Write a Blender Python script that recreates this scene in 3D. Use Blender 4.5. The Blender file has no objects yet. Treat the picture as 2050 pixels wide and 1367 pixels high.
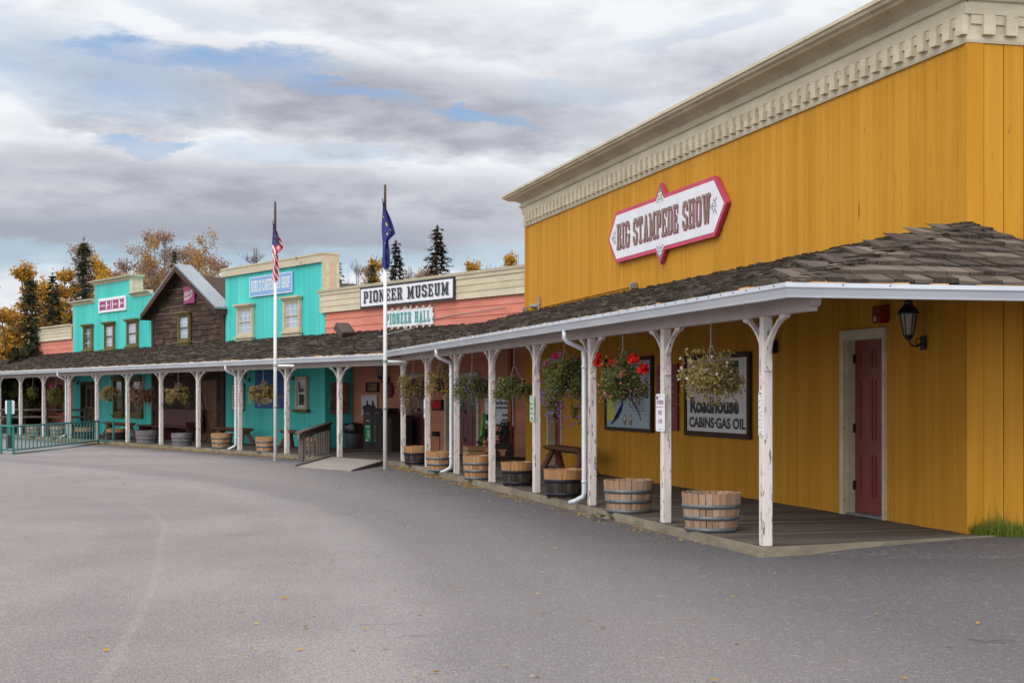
import bpy, math, random
from mathutils import Vector, Matrix
R = math.radians
random.seed(7)
col = bpy.context.scene.collection
scn = bpy.context.scene
# ------------------------------------------------------------------ camera
F, CX, HY, EYE = 2950.0, 1025.0, 793.0, 1.54     # calibration of the view (pixels of the 2050 wide photograph)
cam = bpy.data.cameras.new("camera"); camo = bpy.data.objects.new("camera", cam); col.objects.link(camo)
camo.location = (0, 0, EYE); camo.rotation_euler = (R(90), 0, 0)
cam.sensor_width = 36; cam.lens = F/2050*36; cam.shift_y = 109.5/2050; cam.clip_end = 3000; cam.clip_start = .1
scn.camera = camo
scn.view_settings.view_transform = 'Standard'; scn.view_settings.look = 'None'
scn.view_settings.exposure = 0.55; scn.view_settings.gamma = 1
# ------------------------------------------------------------------ world
SUN_AZ, SUN_EL = R(-152), R(38)      # azimuth from +Y (view direction), negative = left
w = bpy.data.worlds.new("World"); scn.world = w; w.use_nodes = True
nt = w.node_tree; nt.nodes.clear()
def N(t, **k):
    n = nt.nodes.new(t)
    for a, b in k.items(): setattr(n, a, b)
    return n
def lk(a, b): nt.links.new(a, b)
def mth(op, a, b=None, c=None, clamp=False):
    n = N('ShaderNodeMath', operation=op); n.use_clamp = clamp
    for i, v in enumerate((a, b, c)):
        if v is None: continue
        if isinstance(v, (int, float)): n.inputs[i].default_value = v
        else: lk(v, n.inputs[i])
    return n.outputs[0]
def mixc(f, a, b):
    n = N('ShaderNodeMix', data_type='RGBA')
    for i, v in ((0, f), (6, a), (7, b)):
        if isinstance(v, (int, float)): n.inputs[i].default_value = v
        elif isinstance(v, tuple): n.inputs[i].default_value = (*v, 1)
        else: lk(v, n.inputs[i])
    return n.outputs[2]
def sstep(v, a, b, lo=0., hi=1.):
    n = N('ShaderNodeMapRange', interpolation_type='SMOOTHSTEP'); lk(v, n.inputs[0])
    n.inputs[1].default_value = a; n.inputs[2].default_value = b; n.inputs[3].default_value = lo; n.inputs[4].default_value = hi
    return n.outputs[0]
tc = N('ShaderNodeTexCoord'); sp = N('ShaderNodeSeparateXYZ'); lk(tc.outputs['Generated'], sp.inputs[0])
az = mth('ARCTAN2', sp.outputs[0], sp.outputs[1]); el = mth('ARCSINE', sp.outputs[2])
cb = N('ShaderNodeCombineXYZ'); lk(mth('MULTIPLY', az, 3.2), cb.inputs[0]); lk(mth('MULTIPLY', el, 10.), cb.inputs[1])
n1 = N('ShaderNodeTexNoise'); n1.inputs['Scale'].default_value = 2.0; n1.inputs['Detail'].default_value = 9; n1.inputs['Roughness'].default_value = .58
n1.inputs['Distortion'].default_value = .35; lk(cb.outputs[0], n1.inputs['Vector'])
n2 = N('ShaderNodeTexNoise'); n2.inputs['Scale'].default_value = 5.5; n2.inputs['Detail'].default_value = 7; n2.inputs['Roughness'].default_value = .6
lk(cb.outputs[0], n2.inputs['Vector'])
wob = mth('SUBTRACT', n1.outputs[0], .5); wob2 = mth('SUBTRACT', n2.outputs[0], .5)
azd = mth('ADD', mth('MULTIPLY', wob, .10), az); eld = mth('ADD', mth('MULTIPLY', wob2, .035), el)
def blob(px, py, rx, ry, tilt=0, lo=.1, hi=1.9):
    a0 = math.atan((px-CX)/F); e0 = math.atan((HY-py)/F*math.cos(a0)); c, s = math.cos(tilt), math.sin(tilt)
    da = mth('SUBTRACT', azd, a0); de = mth('SUBTRACT', eld, e0)
    u = mth('MULTIPLY', mth('ADD', mth('MULTIPLY', da, c), mth('MULTIPLY', de, s)), F/rx)
    v = mth('MULTIPLY', mth('SUBTRACT', mth('MULTIPLY', de, c), mth('MULTIPLY', da, s)), F/ry)
    d = mth('ADD', mth('MULTIPLY', u, u), mth('MULTIPLY', v, v))
    return sstep(d, lo, hi, 1., 0.)
def union(l):
    r = l[0]
    for x in l[1:]: r = mth('MAXIMUM', r, x)
    return r
grey = union([blob(760, 215, 560, 85, -.09), mth('MULTIPLY', blob(420, 400, 900, 75, -.03, .2, 1.8), .95), mth('MULTIPLY', blob(1450, 170, 420, 95, .05), .6),
              mth('MULTIPLY', blob(200, 470, 700, 45, 0), 1.), mth('MULTIPLY', blob(1250, 260, 300, 60, -.1), .45), mth('MULTIPLY', blob(800, 40, 300, 60, -.1), .35), mth('MULTIPLY', blob(260, 255, 140, 22, -.05), .6)])
generic = sstep(n1.outputs[0], .42, .66)
g2 = mth('ADD', mth('MULTIPLY', grey, .72), mth('MULTIPLY', generic, .26), clamp=True)
g2 = mth('ADD', g2, mth('MULTIPLY', wob2, 1.1), clamp=True)
cloud = mixc(g2, (.88, .90, .935), (.385, .40, .47))
lowdark = mth('MULTIPLY', blob(250, 480, 900, 50, 0, .2, 1.6), .75)
cloud = mixc(lowdark, cloud, (.34, .375, .455))
sky = N('ShaderNodeTexSky', sky_type='NISHITA', sun_disc=False); sky.sun_elevation = SUN_EL; sky.sun_rotation = -SUN_AZ; sky.altitude = 100
sk = N('ShaderNodeVectorMath', operation='SCALE'); lk(sky.outputs[0], sk.inputs[0]); sk.inputs[3].default_value = .115
blue = union([blob(350, 112, 300, 26, -.03), mth('MULTIPLY', blob(150, 140, 260, 75, -.2), .7), blob(680, 172, 170, 13, -.13), blob(970, 236, 105, 12, -.12),
              mth('MULTIPLY', blob(315, 292, 75, 12, -.05), .9), mth('MULTIPLY', blob(620, 310, 190, 18, 0), .45), mth('MULTIPLY', blob(1150, 190, 120, 25, -.1), .35), mth('MULTIPLY', blob(1400, 60, 160, 20, .2), .35), mth('MULTIPLY', blob(400, 30, 160, 20, -.1), .35)])
band = mth('MULTIPLY', sstep(eld, .075, .085), sstep(eld, .094, .104, 1., 0.)); 
bluec = mixc(.7, sk.outputs[0], (.26, .42, .66))
skyc = mixc(mth('MULTIPLY', mth('MULTIPLY', blue, sstep(n2.outputs[0], .32, .66, 1.1, .6)), .9, clamp=True), cloud, bluec)
skyc = mixc(mth('MULTIPLY', band, .7), skyc, (.44, .60, .72))
skyc = mixc(sstep(el, .0, .078, 0.6, 0.), skyc, (.62, .62, .72))
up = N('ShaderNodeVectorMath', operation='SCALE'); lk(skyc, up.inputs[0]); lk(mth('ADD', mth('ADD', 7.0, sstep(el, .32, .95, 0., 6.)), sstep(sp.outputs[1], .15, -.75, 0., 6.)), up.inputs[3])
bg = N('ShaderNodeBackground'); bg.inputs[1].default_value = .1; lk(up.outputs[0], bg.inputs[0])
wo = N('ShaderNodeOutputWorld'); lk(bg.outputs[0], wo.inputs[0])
# ------------------------------------------------------------------ sun (veiled by cloud)
sl = bpy.data.lights.new("sun", 'SUN'); sl.energy = .85; sl.angle = R(38); sl.color = (1, .95, .87)
so = bpy.data.objects.new("sun", sl); col.objects.link(so)
sd = Vector((math.sin(SUN_AZ)*math.cos(SUN_EL), math.cos(SUN_AZ)*math.cos(SUN_EL), math.sin(SUN_EL)))
so.rotation_euler = sd.to_track_quat('Z', 'Y').to_euler(); so.location = sd*50
# ------------------------------------------------------------------ materials
MATS = {}
def hx(r, g, b):
    f = lambda v: ((v/255+.055)/1.055)**2.4 if v > 10 else v/255/12.92
    return (f(r), f(g), f(b))
def mat(name, c1, c2=None, c3=None, scale=(4, 4, 4), island=0., chip=None, chipc=(.3, .27, .24), chips=(18, 18, 5), rough=.75, bump=.15, bs=None, metal=0., spec=.35, transl=0., lo=.35, hi=.7, fine=0.):
    """procedural paint/wood: c1->c2 by stretched noise, per-board change by mesh island, optional flaking (chip = threshold)"""
    m = bpy.data.materials.new(name); m.use_nodes = True; t = m.node_tree; t.nodes.clear(); MATS[name] = m
    def n(ty, **k):
        x = t.nodes.new(ty)
        for a, b in k.items(): setattr(x, a, b)
        return x
    L = t.links.new
    out = n('ShaderNodeOutputMaterial'); p = n('ShaderNodeBsdfPrincipled'); L(p.outputs[0], out.inputs[0])
    p.inputs['Roughness'].default_value = rough; p.inputs['Metallic'].default_value = metal; p.inputs['Specular IOR Level'].default_value = spec
    co = n('ShaderNodeTexCoord'); oi = n('ShaderNodeObjectInfo')
    ad = n('ShaderNodeVectorMath', operation='ADD'); L(co.outputs['Object'], ad.inputs[0])
    sc = n('ShaderNodeMath', operation='MULTIPLY'); L(oi.outputs['Random'], sc.inputs[0]); sc.inputs[1].default_value = 37
    L(sc.outputs[0], ad.inputs[1])
    def noise(s, det=5, r=.6, add=None):
        mp = n('ShaderNodeMapping'); mp.inputs['Scale'].default_value = s; L(add or ad.outputs[0], mp.inputs[0])
        x = n('ShaderNodeTexNoise'); x.inputs['Scale'].default_value = 1; x.inputs['Detail'].default_value = det; x.inputs['Roughness'].default_value = r
        L(mp.outputs[0], x.inputs['Vector']); return x.outputs[0]
    def mr(v, a, b, c=0., d=1.):
        x = n('ShaderNodeMapRange'); L(v, x.inputs[0])
        for i, q in enumerate((a, b, c, d)): x.inputs[i+1].default_value = q
        return x.outputs[0]
    def mx(f, a, b, mode='MIX'):
        x = n('ShaderNodeMix', data_type='RGBA', blend_type=mode)
        for i, v in ((0, f), (6, a), (7, b)):
            if isinstance(v, (int, float)): x.inputs[i].default_value = v
            elif isinstance(v, tuple): x.inputs[i].default_value = (*v, 1)
            else: L(v, x.inputs[i])
        return x.outputs[2]
    c = c1; nz = noise(scale)
    geo = n('ShaderNodeNewGeometry'); isl = geo.outputs['Random Per Island']
    if c2:
        f = mr(nz, lo, hi)
        if island:
            a = n('ShaderNodeMath', operation='MULTIPLY_ADD'); a.use_clamp = True
            L(isl, a.inputs[0]); a.inputs[1].default_value = island; L(f, a.inputs[2])
            b = n('ShaderNodeMath', operation='SUBTRACT'); b.use_clamp = True; L(a.outputs[0], b.inputs[0]); b.inputs[1].default_value = island*.5
            f = b.outputs[0]
        c = mx(f, c1, c2)
    if c3:
        x = n('ShaderNodeMath', operation='FRACT'); y = n('ShaderNodeMath', operation='MULTIPLY'); L(isl, y.inputs[0]); y.inputs[1].default_value = 7.31; L(y.outputs[0], x.inputs[0])
        c = mx(mr(x.outputs[0], .6, 1., 0., .9), c, c3)
    if fine:
        fz = noise((130, 130, 130), 2, .5)
        c = mx(mr(fz, .35, .65, 1-fine, 1+fine) if False else mr(fz, .3, .7, 0., fine), c, (.02, .02, .02))
    hgt = nz
    if chip is not None:
        cz = noise(chips, 6, .7); f = mr(cz, chip, chip+.03)
        c = mx(f, c, chipc); hgt = cz
    if isinstance(c, tuple): p.inputs['Base Color'].default_value = (*c, 1)
    else: L(c, p.inputs['Base Color'])
    if bump:
        bz = noise(bs or tuple(v*6 for v in scale), 3, .6)
        b = n('ShaderNodeBump'); b.inputs['Strength'].default_value = bump; b.inputs['Distance'].default_value = .01; L(bz, b.inputs['Height']); L(b.outputs[0], p.inputs['Normal'])
    if transl:
        tr = n('ShaderNodeBsdfTranslucent'); 
        if isinstance(c, tuple): tr.inputs[0].default_value = (*c, 1)
        else: L(c, tr.inputs[0])
        ms = n('ShaderNodeMixShader'); ms.inputs[0].default_value = transl; L(p.outputs[0], ms.inputs[1]); L(tr.outputs[0], ms.inputs[2]); L(ms.outputs[0], out.inputs[0])
    return m
mat('yellow', (.55, .262, .030), (.455, .21, .021), (.575, .28, .036), (8, 8, .4), island=.25, chip=.65, chipc=(.16, .07, .012), chips=(30, 30, 2.2), rough=.7, spec=.08, bump=.12, bs=(60, 60, 4))
mat('yellow_trim', (.545, .255, .026), (.455, .205, .019), None, (5, 5, .6), spec=.08, chip=.76, chipc=(.2, .08, .015), rough=.6)
mat('cream', (.60, .535, .385), (.46, .40, .275), None, (1.6, 1.6, 5), chip=.645, chipc=(.10, .085, .07), chips=(9, 9, 22), rough=.65)
mat('cream_worn', (.52, .46, .33), (.43, .37, .25), None, (1.2, 1.2, 4), chip=.635, chipc=(.09, .075, .055), chips=(4, 4, 9), rough=.7)
mat('cream_board', (.56, .50, .35), (.45, .39, .26), (.60, .55, .41), (1.5, 1.5, 6), island=.5, chip=.7, chipc=(.22, .18, .12), chips=(5, 5, 24))
mat('post', (.72, .655, .62), (.56, .50, .465), None, (7, 7, 1.2), chip=.575, chipc=(.17, .14, .12), chips=(24, 24, 5), rough=.65, bump=.3, bs=(40, 40, 6))
mat('beam', (.50, .435, .41), (.40, .34, .315), None, (2, 2, 3), chip=.73, chipc=(.16, .11, .08), chips=(7, 7, 20), rough=.6)
mat('gutter', (.62, .645, .69), (.53, .555, .61), None, (1.1, 1.1, 1.1), rough=.35, metal=.25, spec=.5, bump=.03)
mat('pipe', (.66, .68, .71), (.55, .56, .58), None, (6, 6, 2), rough=.4, metal=.2, bump=.05)
mat('shake', (.034, .027, .021), (.092, .075, .060), (.145, .122, .098), (30, 4, 4), island=.9, chip=.69, chipc=(.045, .052, .012), chips=(5, 5, 5), rough=.95, bump=.7, bs=(40, 40, 40), spec=.1)
mat('shake_grey', (.045, .034, .027), (.115, .090, .074), (.175, .138, .108), (4, 60, 4), island=.5, rough=.9, bump=.7, bs=(70, 18, 60), spec=.15)
mat('shake_edge', (.62, .33, .12), (.40, .20, .07), (.66, .45, .22), (6, 6, 6), island=.8, rough=.9)
mat('deck', (.075, .06, .048), (.175, .148, .12), (.05, .038, .03), (26, 2.2, 3), island=.8, rough=.85, bump=.4, bs=(30, 30, 30))
mat('deck_edge', (.27, .225, .16), (.14, .12, .08), None, (2, 2, 6), chip=.66, chipc=(.055, .06, .025), chips=(8, 8, 8), rough=.9, bump=.4)
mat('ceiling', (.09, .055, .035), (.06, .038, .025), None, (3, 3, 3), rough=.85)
mat('turquoise', (.055, .54, .49), (.035, .43, .39), (.085, .58, .53), (3.5, 3.5, .35), island=.5, chip=.77, chipc=(.04, .26, .22), chips=(20, 20, 1.5), rough=.55, bump=.1)
mat('pink', (.66, .225, .165), (.50, .165, .12), (.70, .27, .20), (1.4, 1.4, 5), island=.6, chip=.72, chipc=(.68, .36, .28), chips=(4, 4, 16), rough=.7)
mat('pink_trim', (.40, .12, .055), (.34, .10, .05), None, (2, 2, 2))
mat('log', (.032, .018, .013), (.072, .042, .030), (.10, .058, .038), (2, 2, 9), island=.8, rough=.9, bump=.6, bs=(20, 20, 60))
mat('log_edge', (.26, .20, .16), (.14, .10, .08), None, (6, 6, 6), rough=.9)
mat('brown_trim', (.075, .036, .022), (.035, .018, .012), None, (3, 3, 3))
mat('metal_roof', (.27, .30, .32), (.22, .245, .265), None, (1, 1, 1), rough=.4, metal=.5)
mat('olive', (.155, .125, .045), (.105, .082, .028), None, (5, 5, 3), chip=.72, chipc=(.28, .24, .13))
mat('glass', (.02, .025, .03), (.05, .06, .07), None, (1.5, 1.5, 1.5), rough=.06, spec=.9, bump=0)
mat('curtain_sky_reflect', (.45, .52, .60), (.22, .28, .36), None, (8, 8, 2), rough=.3, spec=.8, bump=0)  # pale panes: curtains and a bluish sky reflection painted into the colour
mat('white_paint', (.74, .73, .72), (.62, .61, .60), None, (5, 5, 1.5), chip=.71, chipc=(.16, .12, .1), chips=(20, 20, 5), rough=.5)
mat('sign_white', (.76, .76, .80), (.68, .68, .72), None, (2, 2, 2), rough=.5, bump=.03)
mat('sign_red', (.56, .055, .13), (.44, .04, .09), None, (2, 2, 2), rough=.5, bump=.03)
mat('letter_brown', (.27, .19, .15), (.20, .12, .10), None, (3, 3, 9), rough=.6, bump=0)
mat('letter_red', (.34, .06, .14), None, None, rough=.6, bump=0)
mat('letter_black', (.025, .028, .034), (.045, .05, .055), None, (3, 3, 3), rough=.6, bump=0)
mat('letter_grey', (.34, .36, .38), None, None, rough=.6, bump=0)
mat('letter_teal', (.05, .34, .30), None, None, rough=.6, bump=0)
mat('ornament', (.22, .24, .23), None, None, rough=.6, bump=0)
mat('ivory', (.62, .60, .50), (.5, .48, .38), None, (4, 4, 4), bump=.05)
mat('sky_blue', (.21, .44, .72), (.18, .38, .64), None, (2, 2, 2), rough=.5, bump=.03)
mat('deep_blue', (.008, .085, .30), (.006, .07, .24), None, (2, 2, 2), rough=.5, bump=.03)
mat('door_red', (.225, .042, .034), (.17, .032, .026), None, (4, 4, 1), rough=.45, bump=.05)
mat('peach', (.60, .25, .15), (.50, .195, .115), (.64, .28, .17), (1.4, 1.4, 5), island=.4, rough=.7)
mat('door_maroon', (.22, .085, .085), (.16, .06, .06), None, (4, 4, 1), rough=.45, bump=.05)
mat('alarm_red', (.22, .01, .012), None, None, rough=.35, bump=0)
mat('black_metal', (.018, .018, .02), (.03, .03, .03), None, (8, 8, 8), rough=.45, metal=.3, bump=.05)
mat('grey_metal', (.34, .34, .35), (.24, .24, .25), None, (8, 8, 8), rough=.4, metal=.6, bump=.05)
mat('lamp_glass', (.35, .33, .28), (.25, .24, .2), None, (5, 5, 5), rough=.2, bump=0)
mat('brown_metal', (.09, .062, .048), (.065, .045, .035), None, (4, 4, 4), rough=.5, metal=.2)
mat('stave', (.36, .215, .13), (.19, .12, .08), (.40, .29, .205), (14, 14, 2), island=.9, rough=.75, bump=.4, bs=(50, 50, 8))
mat('stave_orange', (.42, .21, .085), (.25, .12, .055), (.47, .29, .15), (14, 14, 2), island=.8, rough=.75, bump=.4, bs=(50, 50, 8))
mat('stave_grey', (.17, .16, .165), (.10, .095, .10), (.22, .20, .21), (14, 14, 2), island=.9, rough=.8, bump=.4)
mat('stave_black', (.022, .019, .018), (.045, .035, .03), (.09, .06, .04), (14, 14, 2), island=.8, rough=.75, bump=.3)
mat('hoop', (.155, .175, .18), (.11, .115, .12), (.2, .2, .2), (9, 9, 9), rough=.5, metal=.5, chip=.7, chipc=(.12, .06, .04), bump=.1)
mat('hoop_dark', (.02, .02, .028), None, None, rough=.5, metal=.3)
mat('soil', (.035, .022, .015), (.06, .04, .03), None, (20, 20, 20), bump=.8)
mat('bench_wood', (.20, .085, .045), (.11, .048, .028), None, (3, 3, 10), rough=.6, bump=.3)
mat('bench_maroon', (.10, .028, .026), (.07, .02, .02), None, (3, 3, 10), rough=.5, bump=.1)
mat('old_wood', (.15, .125, .115), (.085, .068, .062), (.2, .17, .16), (12, 12, 2), island=.5, rough=.9, bump=.4)
mat('concrete', (.29, .26, .225), (.21, .19, .165), None, (3, 3, 3), rough=.9, bump=.3)
mat('green_rail', (.012, .165, .155), (.01, .115, .11), None, (6, 6, 6), rough=.45, spec=.5, bump=.05)
mat('pole_white', (.84, .84, .83), (.72, .72, .70), None, (6, 6, .8), chip=.72, chipc=(.1, .07, .06), chips=(22, 22, 7), rough=.45)
mat('bin_grey', (.085, .085, .095), (.06, .06, .07), None, (4, 4, 4), rough=.6)
mat('bag_black', (.012, .012, .013), None, None, rough=.25, spec=.6, bump=.8, bs=(25, 25, 25))
mat('sign_green', (.02, .32, .13), (.015, .24, .10), None, (6, 6, 6), bump=0)
mat('lime', (.07, .42, .035), (.05, .32, .03), None, (6, 6, 6), rough=.4)
mat('engine', (.028, .024, .022), (.075, .06, .05), None, (10, 10, 10), rough=.6, metal=.3, bump=.6)
mat('navy', (.055, .06, .24), (.035, .04, .17), None, (5, 5, 3), rough=.8, transl=.2)
mat('flag_red', (.62, .03, .06), (.48, .02, .045), None, (5, 5, 3), rough=.8, transl=.2)
mat('flag_white', (.78, .74, .76), (.68, .64, .66), None, (5, 5, 3), rough=.8, transl=.2)
mat('star_gold', (.75, .55, .08), None, None, bump=0)
mat('poster_blue', (.34, .46, .52), (.30, .41, .47), None, (2, 2, 2), rough=.3, bump=0)
mat('poster_yellow', (.55, .55, .05), None, None, rough=.4, bump=0)
mat('poster_red', (.24, .025, .02), (.19, .02, .018), None, (2, 2, 2), rough=.5)
mat('frame_brown', (.055, .028, .02), (.035, .018, .014), None, (4, 4, 4))
mat('aged_white', (.74, .70, .69), (.60, .57, .56), None, (3, 3, 3), rough=.6)
mat('photo_tan', (.30, .20, .13), (.07, .04, .025), None, (5, 5, 5), bump=0)
mat('mint_sign', (.56, .68, .55), (.5, .62, .5), None, (5, 5, 5), bump=0)
mat('led_red', (.55, .01, .02), None, None, bump=0)
mat('wire', (.3, .3, .3), None, None, bump=0)
mat('bark', (.11, .085, .07), (.06, .045, .038), None, (6, 6, 2), rough=.95)
mat('birch_bark', (.34, .30, .28), (.13, .11, .10), None, (6, 6, 12), rough=.9)
mat('twig', (.14, .095, .095), (.09, .06, .06), None, (6, 6, 6), rough=.95)
def leafmat(nm, a, b, c): mat(nm, a, b, c, (2, 2, 2), island=1.2, rough=.8, bump=0, spec=.1, transl=.3)
leafmat('spruce_needles', (.028, .045, .024), (.05, .075, .034), (.10, .09, .04))
leafmat('spruce_red', (.05, .028, .018), (.035, .045, .02), (.10, .04, .022))
leafmat('gold_leaf', (.50, .27, .04), (.36, .17, .03), (.58, .40, .09))
leafmat('rust_leaf', (.40, .23, .085), (.27, .14, .065), (.48, .32, .10))
leafmat('pink_leaf', (.33, .20, .145), (.22, .13, .105), (.40, .24, .13))
leafmat('bush_leaf', (.09, .11, .025), (.045, .06, .018), (.28, .22, .03))
leafmat('basket_olive', (.13, .12, .03), (.21, .155, .05), (.09, .11, .03))
leafmat('basket_green', (.10, .125, .035), (.17, .165, .05), (.27, .21, .08))
leafmat('basket_gold', (.30, .225, .08), (.19, .15, .055), (.42, .31, .15))
leafmat('basket_brown', (.17, .09, .045), (.11, .05, .03), (.22, .14, .07))
for nm, c in (('flower_red', (.80, .012, .008)), ('flower_pink', (.80, .02, .22)), ('flower_purple', (.22, .13, .42)), ('flower_white', (.7, .62, .6)), ('flower_peach', (.72, .27, .16)), ('flower_yellow', (.75, .48, .06)), ('flower_mauve', (.34, .13, .20))):
    mat(nm, c, tuple(v*.6 for v in c), None, (60, 60, 60), rough=.7, bump=0, transl=.25)
leafmat('grass', (.14, .21, .03), (.24, .28, .05), (.34, .30, .09))
leafmat('fallen', (.50, .29, .04), (.36, .17, .03), (.55, .42, .14))
# ------------------------------------------------------------------ frames: s along the facade (away from the camera), t out of the facade, z up
class Frame:
    def __init__(f, d, n, c0): f.d = Vector((d[0], d[1], 0)).normalized(); f.n = Vector((n[0], n[1], 0)).normalized(); f.c0 = c0
    def Y(f, px, t=0): return (f.c0-t)/(f.n.x*(px-CX)/F+f.n.y)
    def s(f, px, t=0):
        Y = f.Y(px, t); return (px-CX)/F*Y*f.d.x+Y*f.d.y
    def z(f, px, py, t=0): return EYE+(HY-py)*f.Y(px, t)/F
    def w(f, s, t, z=0):
        p = f.n*(f.c0-t)+f.d*s; return Vector((p.x, p.y, z))
    def rot(f): return math.atan2(f.d.y, f.d.x)
    def st(f, X, Y): return (X*f.d.x+Y*f.d.y, f.c0-(X*f.n.x+Y*f.n.y))
A = Frame((-.2562, .9666), (.9666, .2562), 8.65)
B = Frame((-.5772, .8166), (.8166, .5772), 19.55)
class World:
    def w(f, s, t, z=0): return Vector((s, t, z))
    def rot(f): return 0.
W = World()
def gnd(px, py, z=0.):            # ground point under a pixel
    Y = (EYE-z)*F/(py-HY); return ((px-CX)/F*Y, Y)
class MB:
    def __init__(m): m.v = []; m.f = []; m.mi = []; m.mats = []; m.cur = 0; m.smooth = False
    def use(m, name):
        if name not in m.mats: m.mats.append(name)
        m.cur = m.mats.index(name); return m
    def add(m, vs, fs):
        o = len(m.v); m.v.extend(vs)
        for f in fs: m.f.append(tuple(i+o for i in f)); m.mi.append(m.cur)
    def box(m, x0, x1, y0, y1, z0, z1):
        if x0 > x1: x0, x1 = x1, x0
        if y0 > y1: y0, y1 = y1, y0
        if z0 > z1: z0, z1 = z1, z0
        m.add([(x0,y0,z0),(x1,y0,z0),(x1,y1,z0),(x0,y1,z0),(x0,y0,z1),(x1,y0,z1),(x1,y1,z1),(x0,y1,z1)],
              [(0,3,2,1),(4,5,6,7),(0,1,5,4),(1,2,6,5),(2,3,7,6),(3,0,4,7)])
    def hexa(m, p): # 8 points bottom 4 ccw, top 4 ccw
        m.add([tuple(q) for q in p], [(0,3,2,1),(4,5,6,7),(0,1,5,4),(1,2,6,5),(2,3,7,6),(3,0,4,7)])
    def seg(m, p0, p1, t0, t1, z0, z1, e0=0., e1=0.):
        d = Vector((p1[0]-p0[0], p1[1]-p0[1])); d.normalize(); n = Vector((-d.y, d.x))
        a = Vector(p0)-d*e0; b = Vector(p1)+d*e1
        q = [a+n*t0, b+n*t0, b+n*t1, a+n*t1]
        m.hexa([(v.x, v.y, z0) for v in q]+[(v.x, v.y, z1) for v in q])
    def quad(m, a, b, c, d): m.add([tuple(a), tuple(b), tuple(c), tuple(d)], [(0,1,2,3)])
    def poly(m, pts): m.add([tuple(p) for p in pts], [tuple(range(len(pts)))])
    def prism(m, pts, t0, t1):     # outline in (s,z), thickness along t
        n = len(pts); 
        m.add([(p[0], t0, p[1]) for p in pts]+[(p[0], t1, p[1]) for p in pts],
              [tuple(range(n)), tuple(range(2*n-1, n-1, -1))]+[(i, n+i, n+(i+1) % n, (i+1) % n) for i in range(n)])
    def slab(m, pts, z0, z1):      # outline in (s,t), thickness along z
        n = len(pts)
        m.add([(p[0], p[1], z0) for p in pts]+[(p[0], p[1], z1) for p in pts],
              [tuple(range(n)), tuple(range(2*n-1, n-1, -1))]+[(i, n+i, n+(i+1) % n, (i+1) % n) for i in range(n)])
    def tube(m, pts, rs, n=8, cap=True):
        pts = [Vector(p) for p in pts]
        if isinstance(rs, (int, float)): rs = [rs]*len(pts)
        rings = []; up = Vector((.31, .17, .93)).normalized(); prev = None
        for i, p in enumerate(pts):
            d = (pts[min(i+1, len(pts)-1)]-pts[max(i-1, 0)]).normalized()
            if prev is None:
                u = up if abs(d.dot(up)) < .9 else Vector((1, 0, 0)); x = (u-d*u.dot(d)).normalized()
            else: x = (prev-d*prev.dot(d)).normalized()
            prev = x; y = d.cross(x)
            rings.append([p+(x*math.cos(2*math.pi*k/n)+y*math.sin(2*math.pi*k/n))*rs[i] for k in range(n)])
        vs = [tuple(q) for r in rings for q in r]; fs = []
        for i in range(len(pts)-1):
            for k in range(n): fs.append((i*n+k, i*n+(k+1) % n, (i+1)*n+(k+1) % n, (i+1)*n+k))
        if cap: fs += [tuple(range(n-1, -1, -1)), tuple((len(pts)-1)*n+k for k in range(n))]
        m.add(vs, fs)
    def lathe(m, prof, n=24, c=(0, 0, 0), cap=True, a0=0.):
        vs = []; fs = []
        for r, z in prof:
            for k in range(n): a = 2*math.pi*k/n+a0; vs.append((c[0]+r*math.cos(a), c[1]+r*math.sin(a), c[2]+z))
        for i in range(len(prof)-1):
            for k in range(n): fs.append((i*n+k, i*n+(k+1) % n, (i+1)*n+(k+1) % n, (i+1)*n+k))
        if cap: fs += [tuple(range(n-1, -1, -1)), tuple((len(prof)-1)*n+k for k in range(n))]
        m.add(vs, fs)
    def ball(m, c, r, n=8, sz=1.): m.lathe([(max(1e-3, r*math.sin(math.pi*i/n)), -r*sz*math.cos(math.pi*i/n)) for i in range(n+1)], n, c, False)
    def sweep(m, path, prof, closed=False):   # profile (t,z) carried along a plan path with mitred corners; out = left
        P = [Vector(p) for p in path]; offs = []
        for i, p in enumerate(P):
            if i == 0: d = (P[1]-P[0]).normalized(); offs.append(Vector((-d.y, d.x)))
            elif i == len(P)-1: d = (P[-1]-P[-2]).normalized(); offs.append(Vector((-d.y, d.x)))
            else:
                a = (P[i]-P[i-1]).normalized(); b = (P[i+1]-P[i]).normalized(); na = Vector((-a.y, a.x)); nb = Vector((-b.y, b.x))
                mm = (na+nb).normalized(); offs.append(mm/max(.2, mm.dot(na)))
        k = len(prof); vs = []
        for p, o in zip(P, offs):
            for t, z in prof: q = p+o*t; vs.append((q.x, q.y, z))
        fs = []
        for i in range(len(P)-1):
            for j in range(k): fs.append((i*k+j, i*k+(j+1) % k, (i+1)*k+(j+1) % k, (i+1)*k+j))
        fs += [tuple(range(k-1, -1, -1)), tuple((len(P)-1)*k+j for j in range(k))]
        m.add(vs, fs)
    def mesh(m, name, off=(0, 0, 0), smooth=False, fix=True):
        me = bpy.data.meshes.new(name); ox, oy, oz = off
        me.from_pydata([(x-ox, y-oy, z-oz) for x, y, z in m.v], [], m.f)
        for mn in m.mats: me.materials.append(MATS[mn])
        me.polygons.foreach_set('material_index', m.mi)
        if smooth: me.polygons.foreach_set('use_smooth', [True]*len(m.f))
        me.update()
        if fix and len(m.f) < 60000:
            import bmesh
            b = bmesh.new(); b.from_mesh(me); bmesh.ops.recalc_face_normals(b, faces=b.faces); b.to_mesh(me); b.free()
        return me
def tag(o, label=None, cat=None, group=None, kind=None):
    if label: o['label'] = label
    if cat: o['category'] = cat
    if group: o['group'] = group
    if kind: o['kind'] = kind
    return o
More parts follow.
